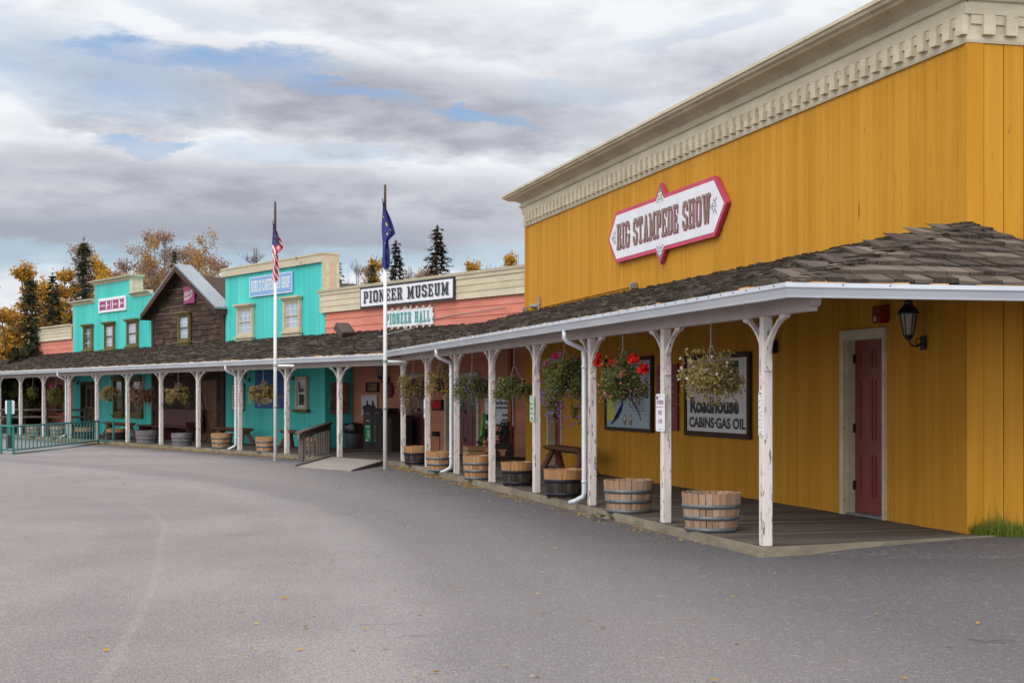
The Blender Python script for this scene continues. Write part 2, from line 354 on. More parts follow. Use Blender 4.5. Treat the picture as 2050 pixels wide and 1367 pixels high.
class Thing:
    def __init__(T, name, label, cat, fr, s, t, z, group=None, kind=None):
        T.fr = fr; T.o = (s, t, z); e = bpy.data.objects.new(name, None); col.objects.link(e); e.empty_display_size = .2
        e.location = fr.w(s, t, z); e.rotation_euler = (0, 0, fr.rot()); tag(e, label, cat, group, kind); T.e = e
    def part(T, name, mb, parent=None, smooth=False, label=None, fix=True, bevel=0., split=False):
        if split:                                  # one object for every separate piece of the mesh
            par = list(range(len(mb.v)))
            def fd(i):
                while par[i] != i: par[i] = par[par[i]]; i = par[i]
                return i
            for f in mb.f:
                for i in f[1:]: par[fd(i)] = fd(f[0])
            isl = {}
            for i in range(len(mb.v)): isl.setdefault(fd(i), []).append(i)
            bb = [[min(mb.v[i][k] for i in q)-.004 for k in range(3)]+[max(mb.v[i][k] for i in q)+.004 for k in range(3)]+[q] for q in isl.values()]
            merged = True
            while merged:
                merged = False
                for i in range(len(bb)):
                    for j in range(i+1, len(bb)):
                        if all(bb[i][k] <= bb[j][k+3] and bb[j][k] <= bb[i][k+3] for k in range(3)):
                            bb[i] = [min(bb[i][k], bb[j][k]) for k in range(3)]+[max(bb[i][k+3], bb[j][k+3]) for k in range(3)]+[bb[i][6]+bb[j][6]]; bb.pop(j); merged = True; break
                    if merged: break
            o = None
            for b in bb:
                st = set(b[6]); m2 = MB(); m2.mats = list(mb.mats); ix = {v: n for n, v in enumerate(b[6])}; m2.v = [mb.v[v] for v in b[6]]
                for f, mi in zip(mb.f, mb.mi):
                    if f[0] in st: m2.f.append(tuple(ix[v] for v in f)); m2.mi.append(mi)
                o = T.part(name, m2, parent, smooth, label, fix, bevel)
            return o
        ob = bpy.data.objects.new(name, mb.mesh(name, T.o, smooth, fix)); col.objects.link(ob); ob.parent = parent or T.e
        if label: ob['label'] = label
        if bevel:
            b = ob.modifiers.new('b', 'BEVEL'); b.width = bevel; b.segments = 1; b.limit_method = 'ANGLE'
        return ob
def solo(name, mb, fr, s, t, z, label=None, cat=None, group=None, kind=None, smooth=False, fix=True):
    ob = bpy.data.objects.new(name, mb.mesh(name, (s, t, z), smooth, fix)); col.objects.link(ob)
    ob.location = fr.w(s, t, z); ob.rotation_euler = (0, 0, fr.rot()); return tag(ob, label, cat, group, kind)
def copy_tree(src, loc, rotz=None, label=None, group=None, scale=None):
    kids = {}
    for o in bpy.data.objects:
        if o.parent: kids.setdefault(o.parent.name, []).append(o)
    def rec(o, par):
        c = o.copy(); col.objects.link(c)
        if par: c.parent = par
        for ch in kids.get(o.name, []): rec(ch, c)
        return c
    r = rec(src, None); r.location = loc
    if rotz is not None: r.rotation_euler = (0, 0, rotz)
    if label: r['label'] = label
    if group: r['group'] = group
    if scale: r.scale = scale
    return r
rnd = random.uniform
# ------------------------------------------------------------------ lettering
def txt(mb, s, sl, sr, z0, z1, t, extr=.004, bold=0., cur='LETTER', fit=True, spread=None):
    """built-in font set flat on a facade, reading from s=sl (left) to s=sr (right)"""
    c = bpy.data.curves.new('t', 'FONT'); c.body = s; c.resolution_u = 3; c.offset = bold; c.extrude = 0
    o = bpy.data.objects.new('t', c); col.objects.link(o)
    dg = bpy.context.evaluated_depsgraph_get(); me = bpy.data.meshes.new_from_object(o.evaluated_get(dg))
    xs = [v.co.x for v in me.vertices]; ys = [v.co.y for v in me.vertices]
    if xs:
        x0, x1, y0, y1 = min(xs), max(xs), min(ys), max(ys)
        kx = (sl-sr)/(x1-x0) if fit else (z1-z0)/(y1-y0); kz = (z1-z0)/(y1-y0)
        vs = [(sl-(v.co.x-x0)*kx, t+extr, z0+(v.co.y-y0)*kz) for v in me.vertices]
        mb.add(vs, [tuple(p.vertices) for p in me.polygons])
    bpy.data.objects.remove(o); bpy.data.curves.remove(c); bpy.data.meshes.remove(me)
def Rc(a, b, c, d): return [(a, b), (c, b), (c, d), (a, d)]
_top = [(0, .82), (.16, 1), (.79, 1), (.95, .82)]; _bot = [(0, .18), (.16, 0), (.79, 0), (.95, .18)]
GL = {
 'I': (.62, [Rc(.17, 0, .45, 1), Rc(0, 0, .62, .13), Rc(0, .87, .62, 1)]),
 'B': (.95, [Rc(.1, 0, .38, 1), Rc(0, .87, .75, 1), Rc(0, 0, .75, .13), Rc(.3, .45, .8, .56), [(.65, .56), (.93, .56), (.93, .88), (.8, 1), (.65, 1)], [(.65, 0), (.8, 0), (.95, .12), (.95, .45), (.65, .45)]]),
 'G': (.95, [Rc(0, .18, .3, .82), _top, _bot, Rc(.65, .18, .95, .45), Rc(.5, .40, .99, .5), Rc(.68, .66, .95, .85)]),
 'S': (.9, [[(0, .82), (.16, 1), (.74, 1), (.9, .82)], [(0, .18), (.16, 0), (.74, 0), (.9, .18)], Rc(0, .55, .3, .82), Rc(.6, .18, .9, .45), [(0, .55), (.3, .62), (.9, .45), (.6, .38)], Rc(.64, .66, .9, .84), Rc(0, .16, .26, .34)]),
 'T': (.9, [Rc(.31, 0, .59, 1), Rc(0, .87, .9, 1), Rc(.15, 0, .75, .13), Rc(0, .68, .13, .9), Rc(.77, .68, .9, .9)]),
 'A': (1., [[(.08, 0), (.34, 0), (.62, 1), (.38, 1)], [(.66, 0), (.95, 0), (.66, 1), (.40, 1)], Rc(.25, .28, .75, .4), Rc(0, 0, .42, .12), Rc(.58, 0, 1.0, .12)]),
 'M': (1.25, [Rc(.12, 0, .36, 1), Rc(.89, 0, 1.13, 1), [(.12, 1), (.38, 1), (.70, .2), (.55, .1)], [(.87, 1), (1.13, 1), (.70, .1), (.55, .2)], Rc(0, 0, .48, .12), Rc(.77, 0, 1.25, .12), Rc(0, .88, .38, 1), Rc(.87, .88, 1.25, 1)]),
 'P': (.92, [Rc(.1, 0, .38, 1), Rc(0, .87, .72, 1), Rc(.3, .38, .72, .50), [(.62, .38), (.78, .38), (.92, .52), (.92, .86), (.78, 1), (.62, 1)], Rc(0, 0, .5, .13)]),
 'E': (.9, [Rc(.1, 0, .38, 1), Rc(0, .87, .86, 1), Rc(0, 0, .88, .13), Rc(.3, .44, .62, .56), Rc(.72, .68, .86, .9), Rc(.74, .1, .9, .32), Rc(.56, .36, .68, .64)]),
 'D': (.95, [Rc(.1, 0, .38, 1), Rc(0, .87, .75, 1), Rc(0, 0, .75, .13), [(.66, 0), (.8, 0), (.95, .18), (.95, .82), (.8, 1), (.66, 1)]]),
 'H': (1.05, [Rc(.1, 0, .38, 1), Rc(.67, 0, .95, 1), Rc(.3, .44, .75, .56), Rc(0, 0, .47, .12), Rc(.58, 0, 1.05, .12), Rc(0, .88, .47, 1), Rc(.58, .88, 1.05, 1)]),
 'O': (.95, [Rc(0, .18, .3, .82), Rc(.65, .18, .95, .82), _top, _bot]),
 'W': (1.35, [[(.1, 1), (.36, 1), (.56, 0), (.34, 0)], [(.48, 0), (.60, 0), (.78, 1), (.60, 1)], [(.60, 1), (.84, 1), (1.02, 0), (.82, 0)], [(.9, 0), (1.02, 0), (1.24, 1), (1.06, 1)], Rc(0, .88, .46, 1), Rc(.9, .88, 1.35, 1)]),
 'N': (1.05, [Rc(.1, 0, .32, 1), Rc(.73, 0, .95, 1), [(.1, 1), (.36, 1), (.95, 0), (.69, 0)], Rc(0, 0, .42, .12), Rc(0, .88, .3, 1), Rc(.62, .88, 1.05, 1)]),
 'R': (1., [Rc(.1, 0, .38, 1), Rc(0, .87, .72, 1), Rc(.3, .42, .72, .54), [(.62, .54), (.78, .54), (.9, .62), (.9, .86), (.78, 1), (.62, 1)], [(.5, .48), (.78, .48), (.96, 0), (.68, 0)], Rc(0, 0, .46, .12), Rc(.6, 0, 1., .12)]),
 'U': (1.0, [Rc(.1, .16, .38, 1), Rc(.64, .16, .9, 1), [(.1, .18), (.26, 0), (.74, 0), (.9, .18)], Rc(0, .88, .46, 1), Rc(.56, .88, 1.0, 1)]),
 'L': (.85, [Rc(.1, 0, .38, 1), Rc(0, 0, .85, .13), Rc(0, .88, .48, 1), Rc(.71, .1, .85, .34)]),
 'C': (.95, [Rc(0, .18, .3, .82), _top, _bot, Rc(.68, .62, .95, .85), Rc(.7, .15, .95, .3)]),
 'Y': (1., [Rc(.36, 0, .64, .5), [(.08, 1), (.34, 1), (.64, .45), (.38, .45)], [(.66, 1), (.9, 1), (.62, .45), (.38, .45)], Rc(0, .88, .42, 1), Rc(.58, .88, 1, 1), Rc(.2, 0, .8, .12)]),
 "'": (.3, [Rc(.05, .7, .25, 1)]), ' ': (.5, [])}
def slabtext(mb, s, sl, sr, z0, z1, t, gap=.13, dz=None, thin=1.):
    tot = sum(GL[c][0]+gap for c in s)-gap; k = (sl-sr)/tot; x = 0.; h = z1-z0; e = 0
    for c in s:
        wd, ps = GL[c]
        for j, p in enumerate(ps):
            tt = t+.0006*(j % 9)
            mb.poly([(sl-(x+a)*k, tt, z0+b*h) for a, b in p])
        x += wd+gap
# ------------------------------------------------------------------ walls made of boards
def holes(s0, s1, z0, z1, op):
    """rectangles of the strip s0..s1 that stay after the openings are cut"""
    zs = [(z0, z1)]
    for a, b, c, d in op:
        if s1 > a+1e-4 and s0 < b-1e-4:
            n = []
            for p, q in zs:
                if c > p: n.append((p, min(c, q)))
                if d < q: n.append((max(d, p), q))
            zs = [x for x in n if x[1]-x[0] > .005]
    return zs
def vboards(mb, s0, s1, z0, z1, wd, op=(), t0=0., th=.007, gap=.005, tops=None):
    cuts = sorted(set([s0, s1]+[x for o in op for x in o[:2] if s0 < x < s1]))
    for i in range(len(cuts)-1):
        a = cuts[i]
        for p, q in holes(a, cuts[i+1], z0, z1, op): mb.box(a, cuts[i+1], t0-.04, t0, p, q)
    n = max(1, round((s1-s0)/wd)); ww = (s1-s0)/n
    for k in range(n):
        edges = sorted(set([s0+k*ww+gap/2, s0+(k+1)*ww-gap/2]+[x for x in cuts if s0+k*ww+gap < x < s0+(k+1)*ww-gap]))
        th2 = th+rnd(-.0012, .0012)
        for j in range(len(edges)-1):
            zt = z1
            for p, q in holes(edges[j], edges[j+1], z0, zt, op): mb.box(edges[j], edges[j+1], t0, t0+th2, p, q)
def hboards(mb, s0, s1, z0, z1, ht, op=(), t0=0., lap=.022):
    n = max(1, round((z1-z0)/ht)); hh = (z1-z0)/n
    cuts = sorted(set([s0, s1]+[x for o in op for x in o[:2] if s0 < x < s1]))
    for i in range(len(cuts)-1):
        for p, q in holes(cuts[i], cuts[i+1], z0, z1, op): mb.box(cuts[i], cuts[i+1], t0-.04, t0-.002, p, q)
    for k in range(n):
        za, zb = z0+k*hh, z0+(k+1)*hh
        c2 = [s0]; x = s0+rnd(1, 3.5)
        while x < s1-.8: c2.append(x); x += rnd(2.2, 4)
        c2.append(s1); allc = sorted(set(c2+[c for c in cuts]))
        for i in range(len(allc)-1):
            a, b = allc[i], allc[i+1]
            for o in op:
                if b > o[0]+1e-4 and a < o[1]-1e-4 and za < o[3]-.01 and zb > o[2]+.01: break
            else:
                mb.hexa([(a, t0-.001, za+.004), (b-.004, t0-.001, za+.004), (b-.004, t0+lap, za+.004), (a, t0+lap, za+.004),
                         (a, t0-.001, zb+.004), (b-.004, t0-.001, zb+.004), (b-.004, t0+.004, zb+.004), (a, t0+.004, zb+.004)])
def wavyboards(mb, s0, s1, zfun, z0, z1, t0=0., ht=.2, op=()):
    z = z0; k = 0
    while z < z1:
        h = ht*rnd(.75, 1.3); a0 = None
        n = max(6, int((s1-s0)/.3)); ph = rnd(0, 9); amp = rnd(.012, .035)
        low = [z+amp*math.sin(ph+i*rnd(.75, .95))+rnd(-.012, .012) for i in range(n+1)]
        light = random.random() < .45; i0 = random.randint(0, n-3); i1 = random.randint(i0+2, n)
        for i in range(n):
            a = s0+(s1-s0)*i/n; b = s0+(s1-s0)*(i+1)/n; mid = (a+b)/2
            top = min(z+h+.06, zfun(mid))
            if low[i] > zfun(mid)-.02: continue
            if any(mid > o[0] and mid < o[1] and z+h/2 > o[2] and z+h/2 < o[3] for o in op): continue
            mb.use('log')
            mb.add([(a, t0+.05, low[i]), (b, t0+.05, low[i+1]), (b, t0+.012, top), (a, t0+.012, top), (a, t0, low[i]), (b, t0, low[i+1])], [(0, 1, 2, 3), (4, 5, 1, 0)])
            if light and i0 <= i <= i1:
                mb.use('log_edge'); hh = .018
                mb.add([(a, t0+.056, low[i]-.002), (b, t0+.056, low[i+1]-.002), (b, t0+.054, low[i+1]+hh), (a, t0+.054, low[i]+hh), (a, t0+.02, low[i]-.006), (b, t0+.02, low[i+1]-.006)], [(0, 1, 2, 3), (4, 5, 1, 0)])
        z += h; k += 1
def shakes(mb, O, a, b, amin, amax, L, expo=.2, wr=(.09, .2), th=.022, jit=.02):
    """split shakes on a roof plane: O origin on the eave, a along the eave, b up the slope"""
    O = Vector(O); a = Vector(a).normalized(); b = Vector(b).normalized(); nn = a.cross(b); 
    if nn.z < 0: nn = -nn
    y = -.03; r = 0
    while y < L-.02:
        x = amin(max(0, y))-rnd(0, .1); xe = amax(max(0, y))
        while x < xe:
            wdt = rnd(*wr); x2 = min(x+wdt, xe)
            if x2-x > .02 and x2 > amin(max(0, y)):
                l = expo*1.7; yj = y+rnd(-jit, jit); y2 = min(yj+l, L+.03); t = th*rnd(.6, 1.5); tw = rnd(-.012, .012)
                x0 = max(x, amin(max(0, yj))-.02)
                def P(u, v, h): return O+a*u+b*v+nn*h
                mb.hexa([P(x0, yj, .026), P(x2-.006, yj, .026+tw*.3), P(x2-.006, y2, .004), P(x0, y2, .004),
                         P(x0, yj, .03+t+max(tw, 0)), P(x2-.006, yj, .03+t+max(-tw, 0)), P(x2-.006, y2, .010), P(x0, y2, .010)])
            x = x2
        y += expo; r += 1
# ================================================================== KEY LINES
DK = .09                                           # boardwalk level
tA = lambda c: A.c0-c
tB = lambda c: B.c0-c
PA, CA, EA = tA(6.04), tA(5.90), tA(5.68)          # post line, curb, eave (frame A)
PB, CB, EB = tB(16.9), tB(16.75), tB(16.55)
PR = -.90                                          # recessed pink wall (frame B)
sW = A.s(1938, 0); sL = A.s(1053, 0)
def cross(ta, tb):                                 # meeting point of a line of frame A and one of frame B
    ca, cb_ = A.c0-ta, B.c0-tb; det = A.n.x*B.n.y-A.n.y*B.n.x
    return ((ca*B.n.y-cb_*A.n.y)/det, (A.n.x*cb_-B.n.x*ca)/det)
SD = Vector((-.041, -.999)).normalized()           # plan direction of the side wall, in frame A
def AtoW(s, t): p = A.w(s, t); return (p.x, p.y)
# ================================================================== GROUND
K0 = (A.s(1523, CA), CA)                           # near corner of the boardwalk
W0 = (sW-.25, -.28)
def groundz(X, Y):
    s, t = A.st(X, Y)
    # the asphalt is feathered up to the boardwalk's end beside the building corner
    d = math.hypot((s-sW+.3)/1.3, (t+.3)/2.5)
    return .083*max(0., 1-d)**.5 if d < 1 else 0.
g = MB().use('ground'); 
m = mat('ground', (.01, .01, .01))
def asphalt(m):
    t = m.node_tree; t.nodes.clear(); L = t.links.new
    def n(ty, **k):
        x = t.nodes.new(ty)
        for a, b in k.items(): setattr(x, a, b)
        return x
    out = n('ShaderNodeOutputMaterial'); p = n('ShaderNodeBsdfPrincipled'); L(p.outputs[0], out.inputs[0]); p.inputs['Roughness'].default_value = .82; p.inputs['Specular IOR Level'].default_value = .3
    co = n('ShaderNodeTexCoord').outputs['Object']
    def nz(s, d=4, r=.6, sc=None):
        x = n('ShaderNodeTexNoise'); x.inputs['Scale'].default_value = s; x.inputs['Detail'].default_value = d; x.inputs['Roughness'].default_value = r
        if sc:
            mp = n('ShaderNodeMapping'); mp.inputs['Scale'].default_value = sc; L(co, mp.inputs[0]); L(mp.outputs[0], x.inputs['Vector'])
        else: L(co, x.inputs['Vector'])
        return x.outputs[0]
    def mr(v, a, b, c=0., d=1.):
        x = n('ShaderNodeMapRange', interpolation_type='SMOOTHSTEP'); L(v, x.inputs[0])
        for i, q in enumerate((a, b, c, d)): x.inputs[i+1].default_value = q
        return x.outputs[0]
    def mx(f, a, b, mode='MIX'):
        x = n('ShaderNodeMix', data_type='RGBA', blend_type=mode)
        for i, v in ((0, f), (6, a), (7, b)):
            if isinstance(v, (int, float)): x.inputs[i].default_value = v
            elif isinstance(v, tuple): x.inputs[i].default_value = (*v, 1)
            else: L(v, x.inputs[i])
        return x.outputs[2]
    def ma(op, a, b=None):
        x = n('ShaderNodeMath', operation=op)
        for i, v in enumerate((a, b)):
            if v is None: continue
            if isinstance(v, (int, float)): x.inputs[i].default_value = v
            else: L(v, x.inputs[i])
        return x.outputs[0]
    big = nz(.22, 4, .55); mid = nz(1.3, 5, .65, (1, .6, 1)); fine = nz(60, 3, .8); grit = n('ShaderNodeTexVoronoi'); grit.inputs['Scale'].default_value = 70; L(co, grit.inputs['Vector'])
    c = mx(mr(big, .35, .65), (.262, .226, .217), (.325, .284, .270))
    c = mx(mr(mid, .38, .66, 0, .42), c, (.21, .184, .178))
    # newer darker strip of asphalt laid along the boardwalk
    sx = n('ShaderNodeSeparateXYZ'); L(co, sx.inputs[0])
    dA = ma('SUBTRACT', ma('ADD', ma('MULTIPLY', sx.outputs[0], A.n.x), ma('MULTIPLY', sx.outputs[1], A.n.y)), 5.9)
    dB = ma('SUBTRACT', ma('ADD', ma('MULTIPLY', sx.outputs[0], B.n.x), ma('MULTIPLY', sx.outputs[1], B.n.y)), 16.75)
    d = ma('ADD', ma('MAXIMUM', dA, dB), ma('MULTIPLY', ma('SUBTRACT', nz(.8, 3), .5), 1.1))
    c = mx(mr(d, -1.9, -.25, 0, .72), c, (.083, .077, .080))
    # right foreground is darker, worn tyre arc
    c = mx(mr(ma('ADD', dA, ma('MULTIPLY', ma('SUBTRACT', big, .5), 3.)), -4.6, -1., 0, .72), c, (.105, .096, .100))
    def arc(cx, cy, r, w, amt, colr, soft=.5, y0=None, y1=None):
        wj = ma('ADD', ma('MULTIPLY', ma('SUBTRACT', mid, .5), soft*w), 0)
        nonlocal c
        x = ma('SUBTRACT', sx.outputs[0], cx); y = ma('SUBTRACT', sx.outputs[1], cy)
        rr = ma('SQRT', ma('ADD', ma('MULTIPLY', x, x), ma('MULTIPLY', y, y)))
        e = ma('ABSOLUTE', ma('SUBTRACT', ma('ADD', rr, ma('MULTIPLY', ma('SUBTRACT', mid, .5), soft*w)), r))
        f = mr(e, w*.25, w, amt, 0)
        if y0 is not None: f = ma('MULTIPLY', f, mr(sx.outputs[1], y0-.15, y0+.15, 1., 0.))
        if y1 is not None: f = ma('MULTIPLY', f, mr(sx.outputs[1], y1-.15, y1+.15, 0., 1.))
        c = mx(f, c, colr)
    for cx_, cy_, r_, ya, yb in ((-97.247, -6.81, 96.17, 15.5, None), (-22., 12.94, 18.44, 21., 15.5)):
        arc(cx_, cy_, r_, .055, .20, (.42, .38, .36), 1.5, ya, yb); arc(cx_-.35, cy_, r_, .45, .20, (.19, .17, .175), .6, ya, yb)
    arc(-38.4, 7.18, 38.5, .9, .42, (.15, .135, .14), .6)
    arc(-39.3, 7.18, 38.5, .6, .25, (.34, .31, .31), .6)
    c = mx(mr(nz(3.2, 6, .75, (1, .35, 1)), .58, .75, 0, .45), c, (.29, .265, .262))
    c = mx(mr(nz(2.1, 6, .75, (.4, 1.5, 1)), .60, .72, 0, .45), c, (.12, .108, .112))
    c = mx(mr(fine, .28, .60, .85, 0), c, (.05, .045, .047))
    c = mx(mr(fine, .58, .80, 0, .75), c, (.50, .465, .45))
    m20 = nz(21, 3, .75); m7 = nz(7.5, 4, .75)
    c = mx(mr(m20, .30, .5, .42, 0), c, (.10, .09, .093)); c = mx(mr(m20, .55, .72, 0, .36), c, (.44, .41, .395)); c = mx(mr(m7, .56, .74, 0, .28), c, (.40, .365, .35)); c = mx(mr(m7, .30, .45, .32, 0), c, (.13, .118, .12))
    ck = n('ShaderNodeTexVoronoi', feature='DISTANCE_TO_EDGE'); ck.inputs['Scale'].default_value = .16; wv = n('ShaderNodeVectorMath', operation='MULTIPLY_ADD'); nzc = n('ShaderNodeTexNoise'); nzc.inputs['Scale'].default_value = .9; nzc.inputs['Detail'].default_value = 6; L(co, nzc.inputs['Vector']); L(nzc.outputs[1], wv.inputs[0]); wv.inputs[1].default_value = (2.2, 2.2, 0); L(co, wv.inputs[2]); L(wv.outputs[0], ck.inputs['Vector'])
    c = mx(ma('MULTIPLY', mr(ck.outputs['Distance'], .0005, .0022, .55, 0), mr(nz(.5, 2), .5, .62)), c, (.07, .062, .064))
    oil = nz(1.7, 3, .5); c = mx(mr(oil, .70, .78, 0, .45), c, (.10, .09, .095))
    c = mx(mr(grit.outputs['Distance'], .0, .16, .65, 0.), c, (.50, .47, .45))
    sp2 = n('ShaderNodeTexVoronoi'); sp2.inputs['Scale'].default_value = 9; L(co, sp2.inputs['Vector'])
    c = mx(mr(sp2.outputs['Distance'], .03, .07, .7, 0.), c, (.42, .40, .36))
    # beyond the yard: rough grass
    far = mr(ma('ADD', sx.outputs[1], ma('MULTIPLY', big, 4.)), 60, 66)
    c = mx(far, c, (.085, .09, .03))
    L(c, p.inputs['Base Color'])
    b = n('ShaderNodeBump'); b.inputs['Strength'].default_value = .55; b.inputs['Distance'].default_value = .012; L(ma('ADD', fine, ma('MULTIPLY', grit.outputs['Distance'], .8)), b.inputs['Height']); L(b.outputs[0], p.inputs['Normal'])
asphalt(m)
# fine grid around the corner where the asphalt is feathered up, big sheet elsewhere (shared edges)
xs = [-900, -300, -120, -60, -30, -10, 0, 2.6]+[2.6+.15*i for i in range(1, 30)]+[8, 12, 30, 120, 900]
ys = [-60, -10, 0, 5, 9, 13.2]+[13.2+.15*i for i in range(1, 26)]+[18, 22, 30, 45, 70, 120, 300, 1600]
vs = [(x, y, groundz(x, y)) for y in ys for x in xs]; nx = len(xs)
g.add(vs, [(j*nx+i, j*nx+i+1, (j+1)*nx+i+1, (j+1)*nx+i) for j in range(len(ys)-1) for i in range(nx-1)])
solo('ground', g, W, 0, 0, 0, kind='structure', label='grey worn asphalt yard in front of the boardwalk', fix=False)
# ================================================================== BOARDWALK
def clipx(poly, lo, hi):                # clip a polygon (s,t) to lo<s<hi
    for val, keep in ((lo, 1), (hi, -1)):
        o = []
        for i in range(len(poly)):
            p, q = poly[i], poly[(i+1) % len(poly)]; a, b = (p[0]-val)*keep, (q[0]-val)*keep
            if a >= 0: o.append(p)
            if a*b < 0: k = a/(a-b); o.append((p[0]+(q[0]-p[0])*k, p[1]+(q[1]-p[1])*k))
        poly = o
        if len(poly) < 3: return []
    return poly
XC = cross(CA, CB); jAc = A.st(*XC); jBc = B.st(*XC)           # curb corner
XW = cross(-.02, PR); jAw = A.st(*XW); jBw = B.st(*XW)
dk = MB().use('deck')
def planks(poly, fr, off=0):
    s0 = min(p[0] for p in poly); s1 = max(p[0] for p in poly); s = s0
    while s < s1:
        q = clipx(poly, s+.006, s+.138)
        if len(q) >= 3:
            dz = rnd(-.003, .003)
            dk.slab([tuple(A.st(*fr.w(a, b).xy)) if fr is B else (a, b) for a, b in q], DK-.035, DK+dz-off)
        s += .146
jR = A.st(*B.w(B.s(1058, PR)-1.5, PR).xy)
planks([(K0[0]+.04, CA-.045), (jAc[0], CA-.045), jR, (sL+.05, -.02), (sW-.2, -.02), (W0[0], W0[1])], A)
sBe = B.s(-120, CB)
planks([(jBc[0], CB-.045), (sBe, CB-.045), (sBe, -.02), (B.s(651, 0), -.02), (B.s(651, 0), PR), (B.s(1058, PR)-1.5, PR)], B, .0008)
dk.use('deck_edge')
def edge(p, q, fr):
    d = Vector(q)-Vector(p); L = d.length; k = 0
    while k < L:
        l = min(rnd(2.2, 3.6), L-k); a = Vector(p)+d*(k/L); b = Vector(p)+d*((k+l-.006)/L)
        if fr is B: a = Vector(A.st(*B.w(*a).xy)); b = Vector(A.st(*B.w(*b).xy))
        dk.seg(a, b, -.045, 0, -.05, DK+.004+rnd(0, .003)); k += l
edge(K0, jAc, A); edge(jBc, (sBe, CB), B); 
e0 = Vector(W0)+(Vector(W0)-Vector(K0))*.03; dk.seg(e0, K0, -.04, 0, -.05, DK+.003)
pth = A.w(*K0)
solo('boardwalk', dk, A, K0[0], K0[1], 0, kind='structure', label='raised weathered plank boardwalk under the porches')
# ================================================================== YELLOW THEATRE
yt = Thing('theatre_building', 'large mustard yellow wooden building with cream dentil cornice at right', 'building', A, sW, 0, 0)
dr1 = (A.s(1777, 0), A.s(1687, 0)); DZ = A.z(1777, 655, 0)      # door opening incl. casing
dr1o = (dr1[0]+.045, dr1[1]-.10, 0, DZ-.09)
dr2 = (A.s(1127, 0), A.s(1098, 0)); dr2o = (dr2[0]+.045, dr2[1]-.10, 0, DZ-.09)
mb = MB().use('yellow')
ZW = 5.30
ops = [dr1o, dr2o]
vboards(mb, sW+.02, sL, .0, ZW, .168, ops)
# side wall, turned by the corner; its boards are wider
LS = 7.0; cor = Vector((sW, 0)); 
n_ = int((LS-.2)/.235)
for k in range(n_):
    a = cor+SD*(.17+k*.235+.005); b = cor+SD*(.17+(k+1)*.235-.005)
    mb.seg(b, a, -.01, .018+rnd(-.002, .002), .0, ZW)
mb.seg(cor+SD*LS, cor, -.06, -.0, .0, ZW)
# back and far side
mb.use('yellow_trim')
bk = cor+SD*LS
mb.seg((sL, 0), (sL, -6.5), -.05, .02, 0, ZW); mb.seg((sL, -6.5), bk, -.05, .02, 0, ZW)
yt.part('wall', mb)
mb = MB().use('yellow_trim'); mb.seg(cor+SD*.165, cor-SD*.0, -.01, .028, .0, ZW, 0, .028); mb.box(sW-.02, sW+.02, -.02, .0275, 0, ZW); mb.box(sL-.11, sL+.02, 0, .028, 2.9, ZW)
yt.part('corner_board', mb, split=True)
mb = MB().use('metal_roof'); mb.poly([(sW+.1, -.1, 5.7), (sL, -.1, 5.7), (sL, -6.5, 5.7), (bk.x, bk.y, 5.7)]); yt.part('roof', mb, fix=False)
# cornice
path = [bk, cor, (sL, 0), (sL, -2.2)]
c_ = yt.part('cornice', (lambda q: (q.use('cream'), q.sweep(path, [(-.05, 5.27), (.035, 5.27), (.045, 5.30), (.045, 5.555), (.075, 5.56), (.080, 5.69), (.115, 5.70), (.135, 5.735), (.10, 5.745), (.10, 5.80), (.14, 5.825), (.20, 5.855), (.34, 5.875), (.36, 5.90), (.415, 5.915), (.43, 5.95), (.455, 5.955), (.455, 6.0), (.0, 6.02), (-.05, 6.02)]), q)[2])(MB()))
mb = MB().use('cream'); st_ = .262
def dent(p0, d, n0, cnt):
    nn = Vector((-d[1], d[0]))
    for k in range(cnt):
        a = Vector(p0)+Vector(d)*(k*st_); b = a+Vector(d)*.135
        mb.seg(a, b, .04, .105, 5.345, 5.553)
        mb.seg(b, b+Vector(d)*(st_-.135), .04, .07, 5.46, 5.553)
nA = int((sL-sW)/st_); dent((sW-.06, 0), (1, 0), 0, nA)
dS = -SD; cS = int(LS/st_)-1; dent(tuple(cor-dS*(cS*st_)-dS*.0), tuple(dS), 0, cS)
yt.part('dentil_band', mb, c_)
